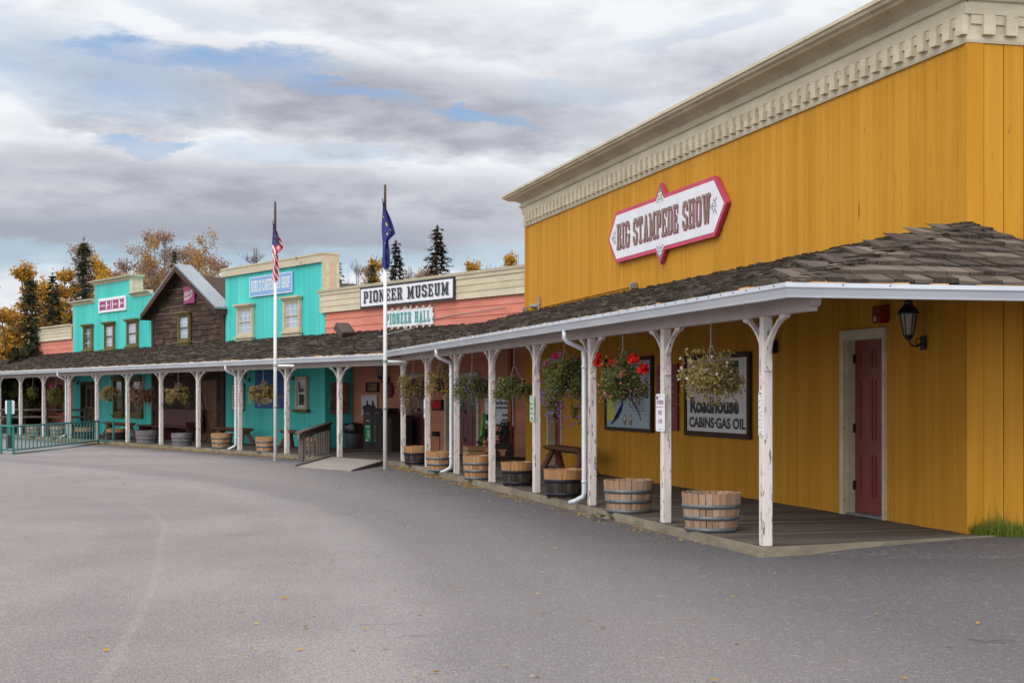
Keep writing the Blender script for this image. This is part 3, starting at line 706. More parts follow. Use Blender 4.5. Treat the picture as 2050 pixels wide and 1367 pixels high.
def boxdoor(T, fr, s0, s1, z0, z1, leafmat, casemat, rec=-.14, panels=2, glass=False, name='door', split=False, casew=.1, c0=.1):
    """s0<s1; s1 is the left side seen from the yard. casing stands proud, leaf set back in the wall"""
    mb = MB().use(casemat)
    mb.box(s0, s0+c0, 0, .045, z0, z1); mb.box(s1-casew, s1, 0, .045, z0, z1); mb.box(s0+c0, s1-casew, 0, .045, z1-.11, z1)
    mb.box(s0+c0-.012, s0+c0+.012, rec-.05, .002, z0, z1-.1); mb.box(s1-casew-.012, s1-casew+.012, rec-.05, .002, z0, z1-.1); mb.box(s0+c0, s1-casew, rec-.05, .002, z1-.122, z1-.1)
    fr_ = T.part('door_frame', mb)
    a, b = s0+c0+.014, s1-casew-.014; lf = [(a, b)] if not split else [(a, (a+b)/2-.004), ((a+b)/2+.004, b)]
    for a, b in lf:
        mb = MB().use(leafmat); mb.box(a, b, rec-.045, rec, z0+.03, z1-.125); wd = b-a; cols = 2 if wd > .6 else 1
        zz = [(.09, .34), (.42, .78), (.84, .95)] if not glass else [(.10, .48)]
        H = z1-z0-.155
        for c in range(cols):
            pa = a+.12*wd+c*(.76*wd+.05*wd)/cols; pb = pa+(.76*wd-.05*wd*(cols-1))/cols-.02
            for u, v in zz:
                q0, q1 = z0+.03+H*u, z0+.03+H*v
                mb.box(pa, pa+.016, rec, rec+.011, q0, q1); mb.box(pb-.016, pb, rec, rec+.011, q0, q1); mb.box(pa+.016, pb-.016, rec, rec+.011, q0, q0+.018); mb.box(pa+.016, pb-.016, rec, rec+.011, q1-.018, q1)
                mb.box(pa+.045, pb-.045, rec, rec+.005, q0+.05, q1-.05)
        d = T.part(name, mb)
        if glass:
            g_ = MB().use('glass'); 
            for c in range(cols):
                pa = a+.12*wd+c*.42*wd; g_.box(pa, pa+.32*wd, rec, rec+.006, z0+.03+H*.55, z0+.03+H*.92)
            T.part('pane', g_, d)
        h = MB().use('black_metal')
        for z in (z0+.3, z0+1.0, z1-.4): h.box(b-.015, b+.012, rec+.002, rec+.03, z, z+.11)
        T.part('hinge', h, d, split=True)
    th = MB().use('grey_metal'); th.box(s0+casew, s1-casew, rec-.05, .01, z0, z0+.028); T.part('threshold', th, fr_)
    return fr_
boxdoor(yt, A, dr1[0], dr1[1], DK, DZ, 'door_red', 'cream', rec=-.11, c0=.055)
boxdoor(yt, A, dr2[0], dr2[1], DK, DZ, 'door_red', 'cream', rec=-.11, c0=.055)
# interior dark so that no light leaks
# ================================================================== PORCH A
def bracket_mb(sgn, s, t, zb, r=.47, h=.49, th=.05):
    """curved knee brace from the post up to the beam, open behind"""
    mb = MB().use('post'); n = 8; z0 = zb-h
    out = [(s+sgn*(.045+(1-math.cos(k/n*math.pi/2*.92))*r), z0+math.sin(k/n*math.pi/2*.92)*h/math.sin(math.pi/2*.92)*.93) for k in range(n+1)]
    out += [(out[-1][0]+sgn*.035, out[-1][1]+h*.02), (out[-1][0]+sgn*.035, zb)]
    m = len(out)-1
    inn = [(s+sgn*(.045+max(0., (k/m-.20))*r*.86), z0+h*(.34+.66*(k/m)**.9) if k else z0+.05) for k in range(m+1)]
    inn[-1] = (out[-1][0]-sgn*.13, zb); inn[0] = (s+sgn*.045, z0+.10)
    for k in range(m): mb.prism([out[k], out[k+1], inn[k+1], inn[k]], t-th/2, t+th/2)
    mb.prism([(s+sgn*.045, z0-.035), (s+sgn*.085, z0-.035), (s+sgn*.075, z0+.01), (s+sgn*.045, z0+.01)], t-th/2-.004, t+th/2+.004)
    return mb
def add_post(T, s, t, zb, wdt=.1, both=True, beamh=.16):
    mb = MB().use('post'); mb.box(s-wdt/2, s+wdt/2, t-wdt/2, t+wdt/2, DK, zb)
    p = T.part('post', mb, bevel=.006)
    for sg in ((-1, 1)): T.part('bracket', bracket_mb(sg, s, t, zb), p)
    return p
def downspout(T, s, t_g, t_p, zg, par=None, ds=.28, mbn='pipe'):
    mb = MB().use(mbn); r = .033
    pts = [(s+ds, t_g, zg), (s+ds, t_g, zg-.10), (s+ds*.8, t_g-.04, zg-.15), (s+ds*.2, t_p+.02, zg-.24), (s+.02, t_p, zg-.29), (s, t_p, zg-.38), (s, t_p, DK+.18), (s, t_p+.01, DK+.12), (s+.10, t_p+.10, DK+.05), (s+.16, t_p+.15, DK+.03)]
    mb.tube(pts, r, 8); mb.tube([(s, t_p, DK+.30), (s, t_p, DK+.335)], r+.006, 8); mb.tube([(s, t_p, zg-.5), (s, t_p, zg-.46)], r+.006, 8)
    return T.part('downspout', mb, par, smooth=True, fix=False)
pa = Thing('porch', 'long shake roofed porch on white posts along the mustard yellow building', 'porch', A, A.s(1533, PA), PA, 0)
sH = 11.88; ZE, ZT = 2.535, 3.335                    # hip corner, eave and top of the lean-to roof
jE = A.st(*cross(EA, EB)); jT = A.st(*cross(.02, -.02)); jP = A.st(*cross(PA, PB))
ZB_A = 2.31
dz_ = ZT-ZE; L_ = math.hypot(EA-.02, dz_)
mb = MB().use('shake')
apex = Vector((sW, .02, ZT))
amin = lambda y: (apex.x-sH)*y/L_+.05
amax = lambda y: (jE[0]-sH)+(jT[0]-jE[0])*y/L_
under = MB().use('ceiling')
O_ = Vector((sH, EA, ZE))
shakes(mb, O_, (1, 0, 0), (0, .02-EA, dz_), amin, amax, L_, .235, (.10, .24), th=.03, jit=.03)
# hip end facing the viewer
H1 = Vector((sH, EA, 0))+Vector((SD.x, SD.y, 0))*3.6; H1.z = ZE; H0 = O_.copy()
aa = (H1-H0).normalized(); foot = H0+aa*((apex-H0).dot(aa)); bb = apex-foot; LL = bb.length; fx = (foot-H0).length; LT = (H1-H0).length
mb.use('shake_grey')
shakes(mb, H0, aa, bb, lambda y: fx*y/LL, lambda y: LT-(LT-fx)*y/LL, LL, .27, (.12, .26), .032, .014)
# third slope, back to the side wall
H2 = apex+Vector((SD.x, SD.y, 0))*1.75; H2.z = ZE+.02; H2 = H2+Vector((.0, 0, 0))
H2b = Vector((cor+SD*2.6).to_tuple()+(ZE,))
a3 = (H2b-H1).normalized(); f3 = H1+a3*((apex-H1).dot(a3)); b3 = apex-f3
if b3.length > .1:
    l3 = b3.length; fx3 = (f3-H1).dot(a3); LT3 = (H2b-H1).length
    shakes(mb, H1, a3, b3, lambda y: max(0, fx3*y/l3), lambda y: LT3-(LT3-fx3)*y/l3, l3, .185, (.10, .19), .024, .012)
# hip cap shakes
def caps(p, q, n, wd, tilt):
    d = (q-p); L = d.length; d.normalize(); side = d.cross(Vector((0, 0, 1))).normalized()
    k = 0.
    while k < L:
        l = .30; a = p+d*k; b = p+d*min(k+l, L+.05)
        for sg in (-1, 1):
            w1 = side*sg*wd; dn = Vector((0, 0, -wd*tilt)); u = Vector((0, 0, .035)); v = Vector((0, 0, .018)); z_ = Vector((0, 0, .018))
            mb.hexa([a+u, b+v, b+v+w1+dn, a+u+w1+dn, a+u+z_, b+v+z_, b+v+w1+dn+z_, a+u+w1+dn+z_])
        k += .17
caps(H0, apex, 14, .13, .25); caps(H1, apex, 14, .13, .25)
# fresh split edges showing along the eaves
def eedge(p, q):
    d = q-p; L = d.length; d.normalize(); k = 0.
    while k < L:
        l = rnd(.1, .5)
        if random.random() < .8:
            a, b = p+d*k, p+d*min(L, k+l); z = rnd(.002, .014)
            mb.hexa([a+Vector((0, 0, -.01)), b+Vector((0, 0, -.01)), b+Vector((0, 0, -.01))+ou, a+Vector((0, 0, -.01))+ou, a+Vector((0, 0, z)), b+Vector((0, 0, z)), b+ou+Vector((0, 0, z)), a+ou+Vector((0, 0, z))])
        k += l
mb.use('shake_edge'); ou = Vector((0, .028, 0)); eedge(H0+Vector((0, -.0, .012)), Vector((jE[0], EA, ZE+.012)))
ou = Vector((-.028, 0, 0)); eedge(H1+Vector((0, 0, .012)), H0+Vector((0, 0, .012)))
rf = pa.part('roof', mb, fix=False)
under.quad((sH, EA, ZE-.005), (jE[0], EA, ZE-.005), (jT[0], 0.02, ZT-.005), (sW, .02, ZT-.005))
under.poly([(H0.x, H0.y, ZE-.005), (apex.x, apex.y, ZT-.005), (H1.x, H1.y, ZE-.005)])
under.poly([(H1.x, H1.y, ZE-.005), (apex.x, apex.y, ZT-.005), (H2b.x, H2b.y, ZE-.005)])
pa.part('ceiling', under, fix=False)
gprof = [(0, 0), (.0, .13), (.012, .135), (.012, .118), (.095, .112), (.098, .128), (.110, .128), (.110, .088), (.095, .07), (.075, .02), (.07, 0)]
def gutter(T, path, z):
    mb = MB().use('gutter'); mb.sweep(path, [(a, z+b) for a, b in gprof if True]); return T.part('gutter', mb, fix=True)
XE = cross(EA-.02, EB-.02)
gA = gutter(pa, [tuple((H1+Vector((SD.x, SD.y, 0))*.0).xy), (sH+.02, EA-.02), A.st(*XE)], 2.405)
mb = MB().use('black_metal')
for i in range(66): s = sH+.15+i*.30; mb.box(s-.006, s+.006, EA+.088, EA+.095, 2.405+.105, 2.405+.118)
for i in range(1, 8): q = Vector((sH, EA))+Vector((SD.x, SD.y))*(i*.45); mb.box(q.x-.095, q.x-.088, q.y-.006, q.y+.006, 2.405+.105, 2.405+.118)
pa.part('gutter_screws', mb)
mb = MB().use('pipe')
for s in (sH+3.4, sH+8., sH+12.6, sH+17.): mb.sweep([(s, EA-.02), (s+.04, EA-.02)], [(a*1.03, 2.4045+b*1.02) for a, b in gprof])
pa.part('gutter_joint', mb, split=True)
mb = MB().use('beam'); s1_ = A.s(1533, PA)
mb.prism([(s1_-1.18, ZB_A+.17), (s1_-1.10, ZB_A+.12), (s1_-1.08, ZB_A+.05), (s1_-1.02, ZB_A+.03), (s1_-1.02, ZB_A), (jP[0], ZB_A), (jP[0], ZB_A+.17)], PA-.04, PA+.052)
pa.part('beam', mb)
pxsA = [1533, 1333, 1185, 1074, 985, 914, 856]
cnt = 0; sA_ = [A.s(p, PA) for p in pxsA]; jx = A.s(805, PA)
for s in sA_: add_post(pa, s, PA, ZB_A)
add_post(pa, jx-.03, PA-.02, ZB_A-.01)
for px in (1185, 914): downspout(pa, A.s(px, PA)+.03, EA+.03, PA+.1, 2.41, ds=-.06)
# ================================================================== PORCH B
pb = Thing('porch', 'long shake roofed porch along the turquoise shops and dark cabin', 'porch', B, B.s(574, PB), PB, 0)
jEb = B.st(*cross(EA, EB)); jTb = B.st(*cross(.02, -.02)); ZEb, ZTb, ZBb = 2.485, 3.23, 2.235
sEnd = B.s(-100, EB)
O_ = Vector((jEb[0], EB, ZEb)); Lb = math.hypot(EB+.02, ZTb-ZEb)
mb = MB().use('shake')
shakes(mb, O_, (1, 0, 0), (0, -EB-.0, ZTb-ZEb), lambda y: (jTb[0]-jEb[0])*y/Lb, lambda y: sEnd-jEb[0], Lb, .235, (.10, .26), .03, .03)
mb.use('shake_edge'); ou = Vector((0, .028, 0)); eedge(O_+Vector((0, 0, .012)), Vector((sEnd, EB, ZEb+.012)))
pb.part('roof', mb, fix=False)
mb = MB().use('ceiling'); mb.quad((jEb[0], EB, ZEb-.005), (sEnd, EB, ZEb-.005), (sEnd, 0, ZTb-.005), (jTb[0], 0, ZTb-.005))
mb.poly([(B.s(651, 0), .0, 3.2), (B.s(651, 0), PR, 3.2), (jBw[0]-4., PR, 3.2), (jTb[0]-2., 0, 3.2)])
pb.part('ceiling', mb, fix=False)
gutter(pb, [B.st(*XE), (sEnd, EB-.02)], 2.355)
jPb = B.st(*cross(PA, PB))
mb = MB().use('beam'); mb.box(jPb[0]+.05, sEnd, PB-.045, PB+.045, ZBb, ZBb+.165); pb.part('beam', mb)
sp0 = B.s(680, PB); spc = B.s(574, PB)-sp0
spB = [B.s(p, PB) for p in (680, 574.3, 480, 397, 322.5, 255.5, 194, 138.5, 87.5, 41.5, -1)]
for s in spB: add_post(pb, s, PB, ZBb, .105)
for px in (480, 138.5): downspout(pb, B.s(px, PB)+.05, EB+.03, PB+.1, 2.36, ds=.02)
# ================================================================== ROW OF SHOPFRONTS (frame B)
def sB(px, t=0): return B.s(px, t)
def zB(px, py, t=0): return B.z(px, py, t)
def window(T, fr, s0, s1, z0, z1, case, sash, style='cornice', t0=.045, glassm='glass', mun=(2, 2), cas=.09, curtain_sky_reflect=None, cut=True):
    """a sash window with casing; s0 right side, s1 left side as seen"""
    w = s1-s0
    mb = MB().use(case)
    mb.box(s0, s0+cas, t0-.02, t0+.06, z0, z1); mb.box(s1-cas, s1, t0-.02, t0+.06, z0, z1); mb.box(s0+cas, s1-cas, t0-.02, t0+.055, z1-cas, z1); mb.box(s0+cas, s1-cas, t0-.02, t0+.055, z0, z0+cas*.8)
    W_ = T.part('window', mb)
    if style == 'cornice':
        mb = MB().use(case); mb.box(s0-.07, s1+.07, t0, t0+.16, z1, z1+.05); mb.box(s0-.035, s1+.035, t0, t0+.11, z1-.05, z1-.001); T.part('window_hood', mb, W_)
    mb = MB().use(case)
    if style == 'small': mb.use('olive'); mb.box(s0-.12, s1+.1, t0, t0+.10, z0-.09, z0)
    else: mb.box(s0-.07, s1+.07, t0, t0+.13, z0-.05, z0); mb.box(s0-.03, s1+.03, t0, t0+.08, z0-.14, z0-.051)
    T.part('sill', mb, W_)
    a, b, c, d = s0+cas, s1-cas, z0+cas*.8, z1-cas; mid = (c+d)/2
    mb = MB().use(sash); f = .04
    for (q0, q1, tt) in ((c, mid+.02, .010), (mid-.02, d, .026)):
        mb.box(a, a+f, t0-.02, t0+tt, q0, q1); mb.box(b-f, b, t0-.02, t0+tt, q0, q1); mb.box(a+f, b-f, t0-.02, t0+tt, q0, q0+f); mb.box(a+f, b-f, t0-.02, t0+tt, q1-f, q1)
    T.part('sash', mb, W_)
    mb = MB().use(glassm); mb.box(a+f, b-f, t0-.03, t0-.008, c+f, mid-.02); mb.box(a+f, b-f, t0-.03, t0+.002, mid+.02, d-f); T.part('pane', mb, W_)
    if mun:
        mb = MB().use('white_paint')
        for q0, q1, tt in ((c+f, mid-.02, 0), (mid+.02, d-f, .01)):
            for k in range(1, mun[0]+1): x = a+f+(b-a-2*f)*k/(mun[0]+1); mb.box(x-.009, x+.009, t0-.01, t0-.004+tt, q0, q1)
            for k in range(1, mun[1]): z = q0+(q1-q0)*k/mun[1]; mb.box(a+f, b-f, t0-.01, t0-.003+tt, z-.009, z+.009)
        T.part('glazing_bars', mb, W_)
    return W_
def wall_lamp(px, py, T=None, fr=B, t=.03, label='', size=1.):
    pass
def body(T, s0, s1, h, matn, depth=7., tf=-.045):
    mb = MB().use(matn); mb.box(s0+.03, s1-.03, -depth, -depth+.1, 0, h); mb.box(s0+.03, s0+.1, -depth+.1, tf, 0, h); mb.box(s1-.1, s1-.03, -depth+.1, tf, 0, h); mb.box(s0+.1, s1-.1, -depth+.1, -.045, h-.25, h-.15)
    T.part('side_wall', mb)
# ---- pink museum hall
sPk0 = B.s(1058, 0)-1.; sPk1 = sB(651, .04)
pk = Thing('museum_building', 'pink clapboard hall with cream parapet and recessed entrance between yellow and turquoise fronts', 'building', B, (sPk0+sPk1)/2, 0, 0)
zc0, zc1 = 2.0, 0
zt = EYE+.1243*19.5/.8166; zb = EYE+.0973*19.5/.8166
mb = MB().use('pink'); hboards(mb, sPk0, sPk1, 3.0, zb+.02, .235, (), .02); pk.part('upper_wall', mb)
mb = MB().use('cream_board'); sPk2 = sB(640, .12); hboards(mb, sPk0, sPk2, zb, zt-.16, .155, (), .10, .018); mb.box(sPk2-.02, sPk2+.004, -.3, .125, zb, zt-.16)
pz = pk.part('parapet', mb)
mb = MB().use('cream'); mb.sweep([(sPk0, .10), (sPk2+.01, .10), (sPk2+.01, -.5)], [(-.02, zt-.16), (.03, zt-.16), (.035, zt-.09), (.06, zt-.06), (.075, zt), (-.2, zt+.01)][::1]); pk.part('coping', mb, pz)
# recessed entrance wall
sR0 = B.s(1058, PR)-2.; sR1 = sB(651, 0)-.02
dA_ = (B.s(862, PR), B.s(815, PR)); dB_ = (B.s(962, PR), B.s(893, PR)); dz2 = 2.13
ops = [(dA_[0]+.08, dA_[1]-.08, 0, dz2-.09), (dB_[0]+.08, dB_[1]-.08, 0, dz2-.09)]
mb = MB().use('peach'); hboards(mb, sR0, sR1, DK, 3.2, .185, ops, PR+.0, .02); pk.part('entrance_wall', mb)
class Sub:                                        # shift a builder's t origin to the recess
    def __init__(q, T, dt): q.T = T; q.dt = dt; q.o = T.o; q.e = T.e
    def part(q, name, mb, parent=None, **k): mb.v = [(x, y+q.dt, z) for x, y, z in mb.v]; return q.T.part(name, mb, parent, **k)
rs = Sub(pk, PR+.02)
boxdoor(rs, B, dA_[0], dA_[1], DK, dz2, 'door_maroon', 'cream', -.10, glass=True, split=True)
boxdoor(rs, B, dB_[0], dB_[1], DK, dz2, 'door_maroon', 'cream', -.10, glass=True, split=True)
mb = MB().use('pink_trim'); mb.box(sB(708, PR)-.02, sB(708, PR)+.10, PR, PR+.035, DK, 3.2); mb.box(B.s(1027, PR)-.05, B.s(1027, PR)+.08, PR, PR+.10, DK, 3.2); pk.part('corner_board', mb, split=True)
body(pk, sPk0, sPk1, zt-.2, 'pink', 7., -1.2)
# ---- Burl's shop
s0, s1 = sB(651), sB(452); 
zt = EYE+.168*19.55/.8166; zb = EYE+.157*19.55/.8166
bl = Thing('shop_building', 'turquoise false front shop with peeling cream top band and blue sign', 'building', B, (s0+s1)/2, 0, 0)
mb = MB().use('turquoise'); vboards(mb, s0, s1, DK, zb+.05, .30, (), 0, .014, .006)
# return wall beside the recessed entrance
mb.seg((s0, -1.6), (s0, 0), -.0, .02, DK, 2.44) if False else mb.box(s0-.014, s0, -1.2, .014, DK, 3.4); mb.box(s0-.014, s0, -.45, .014, 3.4, zb+.02)
bl.part('wall', mb)
mb = MB().use('cream_worn'); s1o = sB(444, .1)
mb.sweep([(s0-.015, -.45), (s0-.015, .0), (s1o, .0), (s1o, -.45)][::1], [(0.0, zb-.02), (.10, zb-.0), (.10, zt-.05), (.125, zt-.05), (.125, zt), (0., zt+.01)])
# path runs so that outward is on the left
mb2 = MB().use('cream_worn')
mb2.box(s0-.03, s1o, .016, .115, zb, zt-.05); mb2.box(s0-.045, s1o+.02, -.46, .135, zt-.05, zt); mb2.box(s0-.031, s0-.016, -.43, .115, 4.1, zt-.05)
bl.part('top_band', mb2)
mb = MB().use('cream'); mb.box(s0-.02, s0-.0155, -.42, -.03, 4.1, zb); mb.box(s0-.045, s0-.015, -.12, .02, 4.1, zb); mb.box(s0-.045, s0-.015, -.42, -.33, 4.1, zb); bl.part('corner_board', mb, split=True)
def pxwin(T, x0, x1, yt, yb, **k): 
    xm = (x0+x1)/2; return window(T, B, sB(x1), sB(x0), zB(xm, yb), zB(xm, yt), **k)
pxwin(bl, 479, 511, 612, 674, case='cream_worn', sash='cream', mun=(2, 2), cas=.11, glassm='curtain_sky_reflect')
pxwin(bl, 572, 606, 597, 664, case='cream_worn', sash='cream', mun=(2, 2), cas=.11, glassm='curtain_sky_reflect')
mb = MB().use('black_metal')
for i in range(150): s = jEb[0]+.3+i*.25; mb.box(s-.008, s+.008, EB+.088, EB+.094, 2.355+.105, 2.355+.12)
pb.part('gutter_screws', mb)
mb = MB().use('pipe')
for i in range(1, 9): s = jEb[0]+i*4.1; mb.sweep([(s, EB-.02), (s+.05, EB-.02)], [(a*1.03, 2.354+b*1.02) for a, b in gprof])
pb.part('gutter_joint', mb, split=True)
pxwin(bl, 597, 619, 754, 819, case='cream', sash='white_paint', style='small', mun=None, cas=.09)
body(bl, s0, s1, 3.9, 'turquoise')
# ---- cabin
s0, s1 = sB(452), sB(307); 
cb_ = Thing('cabin', 'dark log slab cabin with steep gable and grey metal roof', 'cabin', B, (s0+s1)/2, 0, 0)
zap = zB(372, 534, 0); zea = zB(455, 612, .0); sap = sB(374); sl_ = (zap-zea)/((s1-s0)/2+.02)
gz = lambda s: zap-.04-abs(s-sap)*sl_*1.0
cd = (sB(437), sB(405), DK, 2.05)
mb = MB(); wavyboards(mb, s0+.02, s1-.02, gz, DK, zap, 0, .155, [(cd[0], cd[1], cd[2], cd[3])])
mb.use('log'); mb.prism([(s0, DK), (s1, DK), (s1, gz(s1)), (sap, gz(sap)), (s0, gz(s0))], -.06, 0)
cb_.part('wall', mb)
mb = MB().use('brown_trim'); mb.box(s0-.01, s0+.2, .0, .075, DK, gz(s0+.1)); mb.box(s1-.16, s1+.01, .0, .075, DK, gz(s1-.1)); cb_.part('corner_board', mb, split=True)
ov, th = .42, .05; e = .17
def slope(sg):
    sb = s0-e if sg < 0 else s1+e; ze = gz(sb)+.04; return [(sap, zap+.06), (sb, ze+.06), (sb, ze+.0), (sap, zap)]
mb = MB().use('metal_roof')
for sg in (-1, 1): mb.prism(slope(sg), -.16, ov)
rf_ = cb_.part('roof', mb)
mb = MB().use('brown_trim')
for sg in (-1, 1):
    q = slope(sg); mb.prism([(q[3][0], q[3][1]-.001), (q[2][0], q[2][1]-.001), (q[2][0], q[2][1]-.17), (q[3][0], q[3][1]-.19)], ov-.045, ov+.002)
    mb.prism([(q[3][0], q[3][1]-.002), (q[2][0], q[2][1]-.002), (q[2][0], q[2][1]-.05), (q[3][0], q[3][1]-.05)], .08, ov-.046)
    x = q[2][0]; mb.box(x-.02 if sg > 0 else x, x if sg > 0 else x+.02, -.5, ov-.046, q[2][1]-.17, q[2][1]-.002)
cb_.part('barge_board', mb, rf_)
pxwin(cb_, 363, 386, 627, 684, case='olive', sash='olive', mun=(0, 2), glassm='curtain_sky_reflect', cas=.10, t0=.085)
mb = MB().use('bench_wood'); n = 5; wd = (cd[1]-cd[0])/n
for k in range(n): mb.box(cd[0]+k*wd+.006, cd[0]+(k+1)*wd-.006, .005, .05+rnd(0, .006), DK, cd[3])
cb_.part('door', mb); body(cb_, s0, s1, gz(s0)-.1, 'log', 6.4)
mb = MB().use('log'); mb.prism([(s0, gz(s0)-.1), (s1, gz(s1)-.1), (sap, zap-.3)], -6.4, -.2); cb_.part('rear_roof', mb)
# ---- turquoise shop at left with stepped front
s0, s1 = sB(307), sB(147.5)
tq = Thing('shop_building', 'turquoise stepped false front shop with three narrow olive windows upstairs', 'building', B, (s0+s1)/2, 0, 0)
zl = EYE+.1545*19.55/.8166; zh = EYE+.182*19.55/.8166; sm0, sm1 = sB(264), sB(191)
do = (sB(191)+.06, sB(163)-.06, 0, 2.02)
mb = MB().use('turquoise'); vboards(mb, s0, s1, DK, zl-.05, .30, [do], 0, .014, .006); vboards(mb, sm0, sm1, zl-.05, zh-.03, .30, (), 0, .014, .006)
tq.part('wall', mb)
cp = lambda z: [(-.02, z-.13), (.03, z-.13), (.05, z-.09), (.09, z-.06), (.15, z-.02), (.19, z-.0), (.19, z+.03), (-.02, z+.035)]
zr = EYE+.157*19.55/.8166
mb = MB().use('cream')
mb.sweep([(sm0-.0, -.4), (sm0-.0, .014), (sm1+.0, .014), (sm1+.0, -.4)], cp(zh))
mb.sweep([(s0+.05, .014), (sm0-.12, .014)], cp(zl)); mb.sweep([(sm1+.02, .014), (s1+.0, .014), (s1, -.4)], cp(zl))
tq.part('cornice', mb)
mb = MB().use('cream'); mb.box(sm0-.06, sm0+.10, -.02, .05, zl+.03, zh-.13); mb.box(sm0-.012, sm0-.001, -.4, -.02, zl+.03, zh-.13); mb.box(sm0-.05, sm0-.012, -.4, -.3, zl+.03, zh-.13)
mb.box(sm1-.0, sm1+.02, -.3, .03, zl+.03, zh-.13); mb.box(s1-.0, s1+.025, -.3, .03, DK, zl-.13); tq.part('corner_board', mb, split=True)
for x0, x1, yt_, yb_ in ((171, 188, 652, 701), (213, 232, 647, 699), (258, 279, 641, 693)):
    pxwin(tq, x0, x1, yt_, yb_, case='olive', sash='olive', mun=(1, 2), glassm='glass' if x0 < 200 else 'curtain_sky_reflect', cas=.085)
pxwin(tq, 231, 250, 757, 829, case='olive', sash='olive', mun=None, cas=.09)
pxwin(tq, 265, 288, 757, 829, case='olive', sash='olive', mun=None, cas=.09)
boxdoor(tq, B, do[0]-.08, do[1]+.08, DK, 2.10, 'olive', 'brown_trim', -.12, glass=True)
body(tq, s0, s1, zl-.3, 'turquoise')
# ---- far pink store
s0, s1 = sB(147)+.03, sB(60); so_ = sB(53, .1)
fp = Thing('store_building', 'low pink clapboard store with cream board parapet at far left end', 'building', B, (s0+s1)/2, 0, 0)
zt = EYE+.120*19.5/.8166; zb = EYE+.095*19.5/.8166
mb = MB().use('pink'); hboards(mb, s0, s1, DK, zb+.02, .19, (), 0, .02); fp.part('wall', mb)
mb = MB().use('cream_board'); hboards(mb, s0, so_, zb, zt-.05, .15, (), .08, .018); mb.use('cream'); mb.box(s0, so_+.05, -.4, .16, zt-.05, zt); mb.box(so_, so_+.02, -.4, .1, zb, zt-.05); fp.part('parapet', mb)
mb = MB().use('brown_trim'); mb.box(s1-.01, s1+.05, -.1, .03, DK, zb); mb.box(sB(126), sB(115), .022, .05, zB(120, 826), zB(120, 770)); fp.part('trim', mb)
body(fp, s0, s1, zt-.2, 'pink')
# ================================================================== SIGNS
def facesign(name, label, cat, fr, t, pts, mat_, th=.04):
    s = sum(p[0] for p in pts)/len(pts); z = min(p[1] for p in pts)
    T = Thing(name, label, cat, fr, s, t, z); T.pts = pts; T.t = t
    mb = MB().use(mat_); mb.prism(pts, t, t+th); T.b = T.part('board', mb); return T
def rect(fr, x0, x1, yt, yb, t=0.):
    xm = (x0+x1)/2; return fr.s(x1, t), fr.s(x0, t), fr.z(xm, yb, t), fr.z(xm, yt, t)
def inset(pts, d):
    n = len(pts); out = []
    cx = sum(p[0] for p in pts)/n; area = sum(pts[i][0]*pts[(i+1) % n][1]-pts[(i+1) % n][0]*pts[i][1] for i in range(n)); sg = 1 if area > 0 else -1
    for i in range(n):
        a, b, c = Vector(pts[i-1]), Vector(pts[i]), Vector(pts[(i+1) % n])
        u = (b-a).normalized(); v = (c-b).normalized(); nu = Vector((-u.y, u.x))*sg; nv = Vector((-v.y, v.x))*sg; m = nu+nv; m = m/max(.15, m.dot(nu)) if m.length > 1e-4 else nu
        out.append((b.x+m.x*d, b.y+m.y*d))
    return out
# --- stampede show sign
px_ = [(1220.7, 480.6), (1236, 425), (1315, 397.6), (1324.7, 365), (1333, 388), (1432.7, 351.5), (1459.6, 404.5), (1435.8, 473.6), (1334, 499), (1325, 528), (1316.7, 505), (1236.9, 526)]
raw = [(A.s(x, .06), A.z(x, y, .06)) for x, y in px_]
sl_, sr_ = (raw[1][0]+raw[11][0])/2, (raw[5][0]+raw[7][0])/2; zt_ = (raw[1][1]+raw[5][1]+raw[2][1])/3; zb_ = (raw[11][1]+raw[7][1]+raw[9][1]*0+raw[10][1])/3; zm_ = (zt_+zb_)/2; sc_ = (raw[3][0]+raw[9][0])/2
hw = (raw[2][0]-raw[4][0])/2; lt = (raw[0][0]-sl_+sr_-raw[6][0])/2; dtip = (raw[3][1]-zt_+zb_-raw[9][1])/2
pts = [(sl_+lt, zm_), (sl_, zt_), (sc_+hw, zt_), (sc_, zt_+dtip), (sc_-hw, zt_), (sr_, zt_), (sr_-lt, zm_), (sr_, zb_), (sc_-hw, zb_), (sc_, zb_-dtip), (sc_+hw, zb_), (sl_, zb_)]
ss = facesign('signboard', 'long white sign with red border reading BIG STAMPEDE SHOW on yellow wall', 'sign', A, .03, pts, 'sign_red', .06)
mb = MB().use('sign_white'); mb.poly([(a, .093, b) for a, b in inset(pts, .065)]); ss.part('panel', mb, fix=False)
tl = sl_-.06+.0; tr = sr_+.14; hz = .225
mb = MB().use('letter_red'); slabtext(mb, 'BIG STAMPEDE SHOW', tl-.018, tr-.018, zm_-hz-.022, zm_+hz-.022, .0945); ss.part('lettering', mb, fix=False)
mb = MB().use('letter_brown'); slabtext(mb, 'BIG STAMPEDE SHOW', tl, tr, zm_-hz, zm_+hz, .1015); ss.part('lettering', mb, fix=False)
